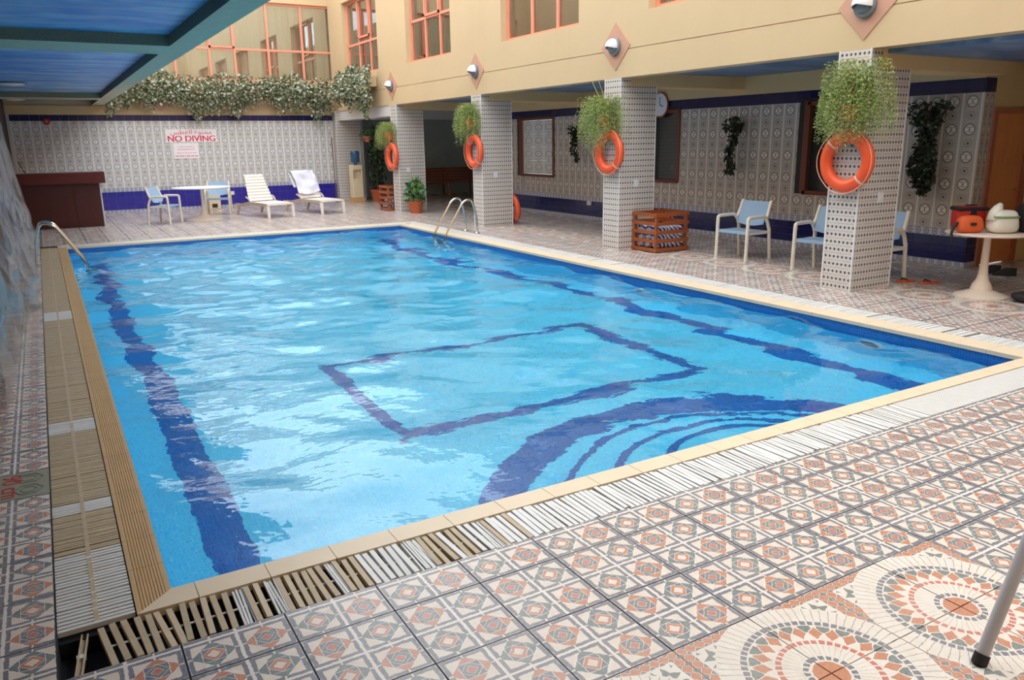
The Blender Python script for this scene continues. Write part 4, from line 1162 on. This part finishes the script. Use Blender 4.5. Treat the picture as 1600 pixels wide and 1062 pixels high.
for lay in range(2):
    for k in range(2):
        rolled('blue striped towel in the small crate, %s layer, %s' % (('lower', 'upper')[lay], ('nearer side', 'farther side')[k]), (7.96, 16.86 + k * .2, .13 + lay * .15), .48, .085, 0, 20 + lay * 2 + k, 'striped towels in the small crate')

# ------------------------------------------------------------------ bar, bench and things along the back wall
t = thing('bar_counter', 'dark mahogany bar counter in the shaded corner', 'counter', (0, 0, 0))
MB().box(-.70, .90, 17.30, 17.95, 0, .99).build('counter_body', M_MAHOG, t)
MB().box(-.74, .82, 17.16, 18.02, .99, 1.22).build('counter_top', M_MAHOG2, t)
MB().box(.82, 1.03, 17.15, 18.03, .98, 1.225).build('end_block', M_MAHOG2, t)
MB().box(.90, .93, 17.29, 17.96, 0, .98).build('edge_strip', M_WHITEB, t)
for k in range(3): MB().box(-.68 + k * .53, -.68 + k * .53 + .50, 17.288, 17.30, .06, .93).build('front_panel', M_MAHOG, t)
t = thing('straw_holder', 'thin blue rod leaning on the bar counter by the wall', 'rod', (-.52, 18.0, 1.235))
MB().tube([(0, -.25, 0), (-.10, .0, .24)], .008, 6).build('rod_shaft', M_BLUE2, t); MB().tube([(0, -.25, .0), (0.004, -.26, .02)], .012, 6).build('rod_tip', M_RUBBER, t)
t = thing('garden_bench', 'dark brown slatted wooden bench against the far wall', 'bench', (10.6, 21.45, 0))
for k in range(5): MB().box(0, 2.3, .36, .39, .46 + k * .092, .46 + k * .092 + .08).build('back_slat', M_BENCH, t)
for k in range(3): MB().box(0, 2.3, -.06 + k * .13, .06 + k * .13, .40, .43).build('seat_slat', M_BENCH, t)
for x in (.08, 1.12, 2.16):
    MB().box(x, x + .06, -.04, .02, 0, .40).build('leg', M_PLASTER, t); MB().box(x, x + .06, .39, .44, 0, .92).build('leg', M_BENCH, t)
# signs
t = thing('no_diving_sign', 'white NO DIVING sign with red English and Arabic lettering', 'sign', (3.61, YB - .008, 2.04))
MB().box(-.68, .68, -.008, 0, -.175, .175).build('sign_board', M_SIGN, t); t = t.children[0]
me = text_mesh('red_lettering', 'NO DIVING', .225, M_RED, .002); o = link('red_lettering', me, t, (0, -.010, -.085)); o.rotation_euler = (PI / 2, 0, 0); o.scale = (1.0, 1, 1)
def fit(o, W):
    xs = [v.co.x for v in o.data.vertices]; s = W / (max(xs) - min(xs)); o.scale = (s, min(s, 1.25) if False else 1, 1)
fit(o, 1.26)
me2 = o.data; b = bpy.data
for dx in (.006, -.006):
    q = link('red_lettering', me2, t, (dx, -.0095, -.085)); q.rotation_euler = (PI / 2, 0, 0); q.scale = o.scale
ar = ''.join(chr(c) for c in (0xFEB2, 0xFEC4, 0xFED0, 0xFEDF, 0xFE8D, 0x20, 0xFEC9, 0xFEEE, 0xFEE8, 0xFEE4, 0xFEE3))
me = text_mesh('arabic_lettering', ar, .17, M_RED, .002); o = link('arabic_lettering', me, t, (0, -.010, .095)); o.rotation_euler = (PI / 2, 0, 0)
if len(me.vertices): fit(o, 1.10)
t = thing('rules_sign', 'small white pool rules sign with lines of red print', 'sign', (3.43, YB - .008, 1.63))
MB().box(-.335, .335, -.008, 0, -.215, .215).build('sign_board', M_SIGN, t); t = t.children[0]
me = text_mesh('red_print', 'NO LIFE GUARD ON DUTY', .05, M_RED, .001); o = link('red_print', me, t, (0, -.0095, .035)); o.rotation_euler = (PI / 2, 0, 0); fit(o, .46)
for z, mm, ws in ((.11, M_PINK, (.05, .09, .06, .12, .04)), (-.06, M_PINK, (.12, .05, .07, .1, .11)), (-.145, M_RED, (.10, .11, .035, .09, .08, .09))):
    x = -(sum(ws) + .02 * (len(ws) - 1)) / 2; mb = MB()
    for w in ws: mb.box(x, x + w, -.0105, -.0085, z - .010, z + .010); x += w + .02
    mb.build('print_line', mm, t)
t = thing('alarm_bell', 'small red round alarm bell on the back wall', 'bell', (.10, YB - .006, 2.43))
MB().lathe([(.0, -.06), (.07, -.055), (.085, -.03), (.085, 0)], 20, axis='y').build('bell_body', M_REDB, t, True); MB().lathe([(0, -.075), (.03, -.07), (.03, -.05)], 14, axis='y').build('bell_centre', M_DIAMOND, t, True)
t = thing('skimmer_pole', 'thin brown pole leaning in the corner by the tiled pillar', 'pole', (7.62, 20.93, 0))
MB().tube([(0, 0, 0), (.035, .22, 1.95)], .014, 8).build('pole_shaft', M_BARK, t); MB().tube([(0, 0, 0), (.002, .005, .06)], .019, 8).build('pole_tip', M_RUBBER, t)
t = thing('pedal_bin', 'beige bin against the back wall behind the white table', 'bin', (3.98, 20.95, 0))
bevel(MB().box(-.17, .17, -.14, .14, 0, .46).build('bin_body', M_COOLER, t)); bevel(MB().box(-.18, .18, -.15, .15, .46, .53).build('bin_lid', M_COOLER, t)); MB().box(-.07, .07, -.16, -.139, .04, .14).build('pedal', M_RUBBER, t)
for k, (loc, rz, lab) in enumerate((((4.55, YB - .006, .40), 0, 'white socket box on the blue tiles beside the lounger'), ((RX - .006, 11.58, .37), -PI / 2, 'white socket box low on the gallery wall'))):
    t = thing('wall_socket', lab, 'socket', loc, rz, 'white wall sockets')
    bevel(MB().box(-.07, .07, -.035, 0, -.05, .05).build('socket_box', M_WHITEP, t), .006); MB().box(-.05, .05, -.038, -.035, -.03, .03).build('socket_plate', M_WHITEP, t)
t = thing('wall_clock', 'round wall clock with a dark rim on the gallery wall', 'clock', (RX - .024, 9.22, 2.42))
MB().lathe([(.24, 0), (.24, -.03), (.23, -.034), (.215, -.022)], 32, axis='x', caps=(1, 0)).build('clock_rim', M_BENCH, t, True)
t = MB().lathe([(.222, -.018), (.0, -.018)], 32, axis='x', caps=(0, 0)).build('clock_face', M_SIGN, t)
MB().box(-.024, -.020, -.006, .006, 0, .15).build('clock_hand', M_RUBBER, t); o = MB().box(-.024, -.020, -.008, .008, 0, .10).build('clock_hand', M_RUBBER, t); o.rotation_euler = (1.9, 0, 0)

# water cooler and plants at the far end
t = thing('water_cooler', 'cream water cooler with blue bottle on a wooden plinth', 'water cooler', (8.10, 20.38, 0))
MB().box(-.19, .19, -.18, .18, 0, .15).build('plinth', M_PLASTER, t)
bevel(MB().box(-.16, .16, -.04, .16, .15, 1.12).box(-.16, .16, -.16, -.04, .15, .72).box(-.16, .16, -.16, -.04, .98, 1.12).box(-.16, -.12, -.16, -.04, .72, .98).box(.12, .16, -.16, -.04, .72, .98).build('cooler_body', M_COOLER, t), .012)
for x in (-.05, .05): MB().box(x - .015, x + .015, -.10, -.04, .86, .92).build('tap', M_WHITEP, t)
MB().lathe([(.05, 1.12), (.06, 1.17), (.13, 1.22), (.135, 1.30), (.125, 1.33), (.135, 1.36), (.135, 1.50), (.11, 1.54), (0, 1.545)], 20).build('bottle', M_BOTTLE, t, True)
def pot(t, r, h): 
    MB().lathe([(r * .72, 0), (r * .98, h * .86), (r * 1.06, h * .86), (r * 1.06, h), (r * .95, h), (r * .92, h * .93), (0, h * .93)], 20).build('pot', M_TERRA, t, True)
t = thing('potted_plant', 'leafy green plant in a terracotta pot beside the pillar', 'plant', (8.04, 15.78, 0))
pot(t, .19, .30); MB().tube([(0, 0, .25), (.02, .0, .6), (.05, .02, .92)], [.02, .017, .01], 7).build('stem', M_BARK, t, True)
def broad(rnd):
    a = rnd.uniform(0, 2 * PI); z = rnd.uniform(.30, .86); r = .30 * math.sin(max(.15, min(1, (1.02 - z) / .72)) * PI * .62) * rnd.uniform(.3, 1)
    return (r * math.cos(a), r * math.sin(a), z)
clump(t, 70, 130, broad, M_BROAD, (.12, .22), .55, (2, 1), .15)
t = thing('tall_pot_plant', 'tall dark climbing plant in a terracotta pot behind the cooler', 'plant', (8.78, 20.35, 0))
pot(t, .24, .36); MB().tube([(0, 0, .3), (.0, .02, 1.2), (.02, 0, 2.1)], .03, 7).build('stem', M_BARK, t, True)
clump(t, 71, 420, lambda r: (lambda a, z, q: (q * math.cos(a), q * math.sin(a), z))(r.uniform(0, 6.28), r.uniform(.42, 2.2), r.uniform(.02, .26)), M_DKIVY + [M_BROAD[1]], (.08, .16), .6, (3, 2, 2), .3)
t = thing('tall_pot_plant', 'tall dark leafy plant against the far return wall', 'plant', (9.08, 21.2, 0))
pot(t, .22, .34); MB().tube([(0, 0, .3), (0, 0, 2.0)], .025, 7).build('stem', M_BARK, t, True)
clump(t, 72, 300, lambda r: (lambda a, z, q: (q * math.cos(a), q * math.sin(a), z))(r.uniform(0, 6.28), r.uniform(.45, 2.1), r.uniform(.02, .22)), M_DKIVY, (.08, .15), .6, None, .3)
t = thing('hanging_pot', 'small hanging plant in a terracotta pot under the white beam', 'plant', (8.02, 19.0, 1.82))
MB().lathe([(.07, -.02), (.12, .14), (.11, .14), (0, .12)], 16).build('pot', M_TERRA, t, True)
MB().tube([(0, 0, .62), (.10, 0, .14)], .004, 4).tube([(0, 0, .62), (-.10, .0, .14)], .004, 4).build('hanger', M_RUBBER, t)
clump(t, 73, 130, lambda r: (lambda a, z, q: (q * math.cos(a), q * math.sin(a), z))(r.uniform(0, 6.28), r.uniform(.05, .34), r.uniform(.02, .2)), M_DKIVY + [M_BROAD[1]], (.06, .11), .6, (2, 1, 2), .3)

# ------------------------------------------------------------------ ladders
def ladder(label, loc, rz, dy, foot, inner, H):
    """local x points away from the pool"""
    t = thing('pool_ladder', label, 'ladder', loc, rz, 'steel pool ladders')
    for y in (-dy / 2, dy / 2):
        rl_ = MB().tube(fillet([(foot, y, 0), (foot - .02, y, H * .55), (foot - .12, y, H * 1.04), (foot - .30, y, H * .98), (inner + .02, y, -.02), (inner, y, -.12), (inner, y, -.95)], .15, 7), .021, 12).build('rail', M_STEEL, t, True)
        MB().lathe([(.05, 0), (.05, .008), (.03, .02), (.022, .03)], 16, (foot, y, .003)).build('foot_flange', M_STEEL, rl_, True)
    for z in (-.22, -.47, -.72): MB().box(inner - .04, inner + .04, -dy / 2, dy / 2, z - .015, z).build('step', M_STEEL, t)
    return t
ladder('pair of curved steel ladder rails by the second pillar', (PW, 10.95, 0), 0, .50, .60, -.14, .66)
ladder('curved steel ladder rails on the shaded pool edge', (0, 11.35, 0), PI, .46, .46, -.24, .62)

# ------------------------------------------------------------------ bags and shoes
def pw(c, e): return math.copysign(abs(c) ** e, c)
def blob(sx, sy, sz, e1=.5, e2=.5, lump=.0, seed=0, nu=24, nv=12, top=1.0):
    def f(u, v):
        a = u * 2 * PI; b = -PI / 2 + v * PI; k = 1 + lump * (math.sin(3 * a + seed) * math.cos(2 * b + seed) + .6 * math.sin(7 * a + 4 * b))
        z = sz * (1 + pw(math.sin(b), e1)); kk = k * (1 + (top - 1) * z / (2 * sz))
        return (sx * kk * pw(math.cos(b), e1) * pw(math.cos(a), e2), sy * kk * pw(math.cos(b), e1) * pw(math.sin(a), e2), z)
    return MB().grid(f, nu, nv)
TZ = .726; rz = -.53
t = thing('sports_bag', 'red and black holdall at the back of the bag table', 'bag', (8.84, 1.93, TZ), rz, 'bags on the pedestal table')
blob(.17, .10, .135, .35, .5, .02, 1).build('bag_body', M_REDB, t, 'all')
bevel(MB().box(-.174, .174, -.106, .106, .215, .262).build('bag_top', M_BLACKB, t), .02)
for x in (-.07, .06):
    o = MB().box(x - .016, x + .016, -.108, -.098, .03, .235).build('strap', M_BLACKB, t); o.rotation_euler = (0, .25 if x < 0 else -.25, 0)
MB().tube([(-.08, -.03, .255), (-.06, -.03, .275), (.06, -.03, .275), (.08, -.03, .255)], .010, 6).build('handle', M_BLACKB, t, True)
t = thing('wash_bag', 'small orange bag at the front edge of the bag table', 'bag', (8.555, 1.745, TZ), rz, 'bags on the pedestal table')
blob(.155, .085, .095, .6, .6, .03, 2, top=.8).build('bag_body', M_ORANGEB, t, 'all'); MB().box(-.03, .03, -.092, -.07, .085, .115).build('badge', M_BLACKB, t)
MB().tube([(-.15, -.02, .12), (-.19, -.03, .06), (-.21, -.04, .0), (-.20, -.05, -.10)], [.018, .02, .015, .01], 6).build('strap', M_BLACKB, t, True)
t = thing('carrier_bag', 'white plastic carrier bag with a green print on the bag table', 'bag', (8.80, 1.52, TZ), rz, 'bags on the pedestal table')
blob(.165, .11, .125, .55, .6, .05, 3, top=.85).build('bag_body', M_WHITEB2, t, 'all')
mb = blob(.1525, .1035, .012, .2, .6, .05, 3); mb.build('green_print', M_GREENP, t, 'all').location = (0, -.006, .165)
MB().tube([(-.10, 0, .13), (-.085, .01, .22), (-.07, 0, .275), (-.045, 0, .32)], [.085, .07, .05, .02], 10).build('handle', M_WHITEB2, t, 'all')
t = thing('rucksack', 'black rucksack at the far edge of the bag table', 'bag', (9.10, 1.40, TZ), rz, 'bags on the pedestal table')
blob(.13, .10, .155, .45, .55, .03, 4).build('bag_body', M_BLACKB, t, 'all'); blob(.09, .03, .07, .5, .5).build('front_pocket', M_BLACKB, t, 'all').location = (0, -.11, .05)
MB().box(.05, .08, -.125, -.10, .22, .25).build('orange_tab', M_ORANGEB, t); MB().tube(arc((0, 0, .30), .05, 0, PI, 8), .009, 6).build('handle', M_BLACKB, t, True)
def flipflop(label, loc, rz, m, ms, group):
    t = thing('flip_flop', label, 'sandal', loc, rz, group)
    poly = [(.045 * math.cos(a) * (1 if math.sin(a) > 0 else .82), .13 * math.sin(a)) for a in [i * PI / 8 for i in range(16)]]
    MB().prism(poly, .003, .025).build('sole', m, t)
    MB().tube([(-.04, -.01, .025), (-.02, .045, .055), (0, .07, .03), (.02, .045, .055), (.04, -.01, .025)], .007, 6).build('strap', ms, t, True)
flipflop('orange soled flip flop under the hidden armchair, left of the pair', (8.93, 2.66, 0), 1.2, M_ORANGEB, M_BLACKB, 'flip flops under the armchair')
flipflop('orange soled flip flop under the hidden armchair, right of the pair', (9.06, 2.44, 0), 1.0, M_ORANGEB, M_BLACKB, 'flip flops under the armchair')
def shoe(label, loc, rz, group):
    t = thing('trainer', label, 'shoe', loc, rz, group)
    poly = [(.05 * math.cos(a), .14 * math.sin(a)) for a in [i * PI / 8 for i in range(16)]]
    MB().prism(poly, 0.002, .03).build('sole', M_RUBBER, t)
    def up(u, v):
        a = u * 2 * PI; q = v; back = 1 - .55 * q * (1 if math.sin(a) > 0 else .25)
        return (.047 * (1 - .4 * q) * math.cos(a), .135 * math.sin(a) * back - .02 * q, .03 + .07 * q * (1 - .35 * max(0, math.sin(a))))
    MB().grid(up, 18, 6).build('upper', M_BLACKB, t, 'all')
shoe('black trainer on the floor by the wooden door, nearer one', (10.42, 2.46, 0), .9, 'black trainers by the door'); shoe('black trainer on the floor by the wooden door, farther one', (10.36, 2.24, 0), .7, 'black trainers by the door')
t = thing('floor_bag', 'black bag lying on the floor under the bag table', 'bag', (8.92, 1.16, 0), -.5)
blob(.20, .14, .055, .7, .7, .06, 9).build('bag_body', M_BLACKB, t, 'all'); MB().box(-.09, -.06, -.12, -.09, .08, .105).build('brass_buckle', M_PLASTER, t)

# ------------------------------------------------------------------ plastic sheet along the shaded wall
def film(u, v):
    y = 3.2 + 12.4 * u; z = 2.45 * (1 - v)
    out = .03 + .27 * v ** 1.6 * (1 if y > 6.9 else .45 + .55 * max(0, (y - 5.2) / 1.7) if y > 5.2 else .45)
    f = (.030 * math.sin(y * 5.1 + v * 2.2) + .022 * math.sin(y * 9.7 - v * 5) + .018 * math.sin(y * 2.3 + v * 9) + .016 * math.sin(v * 17 + y * 4.3) + .010 * math.sin(v * 33 - y * 11)) * (.3 + v)
    x = XL + .02 + max(.01, out + f)
    return (x, y, max(.004, z + .012 * math.sin(y * 7)))
t = thing('plastic_sheet', 'clear crumpled plastic sheet hanging along the shaded wall', 'plastic sheet')
MB().grid(film, 170, 46).build('film', M_FILM, t, 'all')
MB().tube([(XL + .03, 3.1, 2.46), (XL + .03, 15.8, 2.46)], .012, 6).build('hanging_rail', M_STEEL, t)

# ------------------------------------------------------------------ grey stand leg at the viewer's side
t = thing('folding_stand', 'grey tubular metal stand leg on the medallion tiles', 'stand', (2.37, -2.0, 0))
MB().tube([(0, 0, .012), (.56, 0, 1.12)], .022, 14).build('leg', M_GREYM, t, True); MB().tube([(-.005, 0, 0), (.012, 0, .034)], .026, 14).build('rubber_foot', M_RUBBER, t, True)
MB().tube([(.10, -1.2, .012), (.56, -1.2, 1.12)], .022, 14).build('leg', M_GREYM, t, True); MB().tube([(.095, -1.2, 0), (.112, -1.2, .034)], .026, 14).build('rubber_foot', M_RUBBER, t, True)
MB().tube([(.56, -1.2, 1.12), (.56, 0, 1.12)], .022, 14).build('top_bar', M_GREYM, t, True)
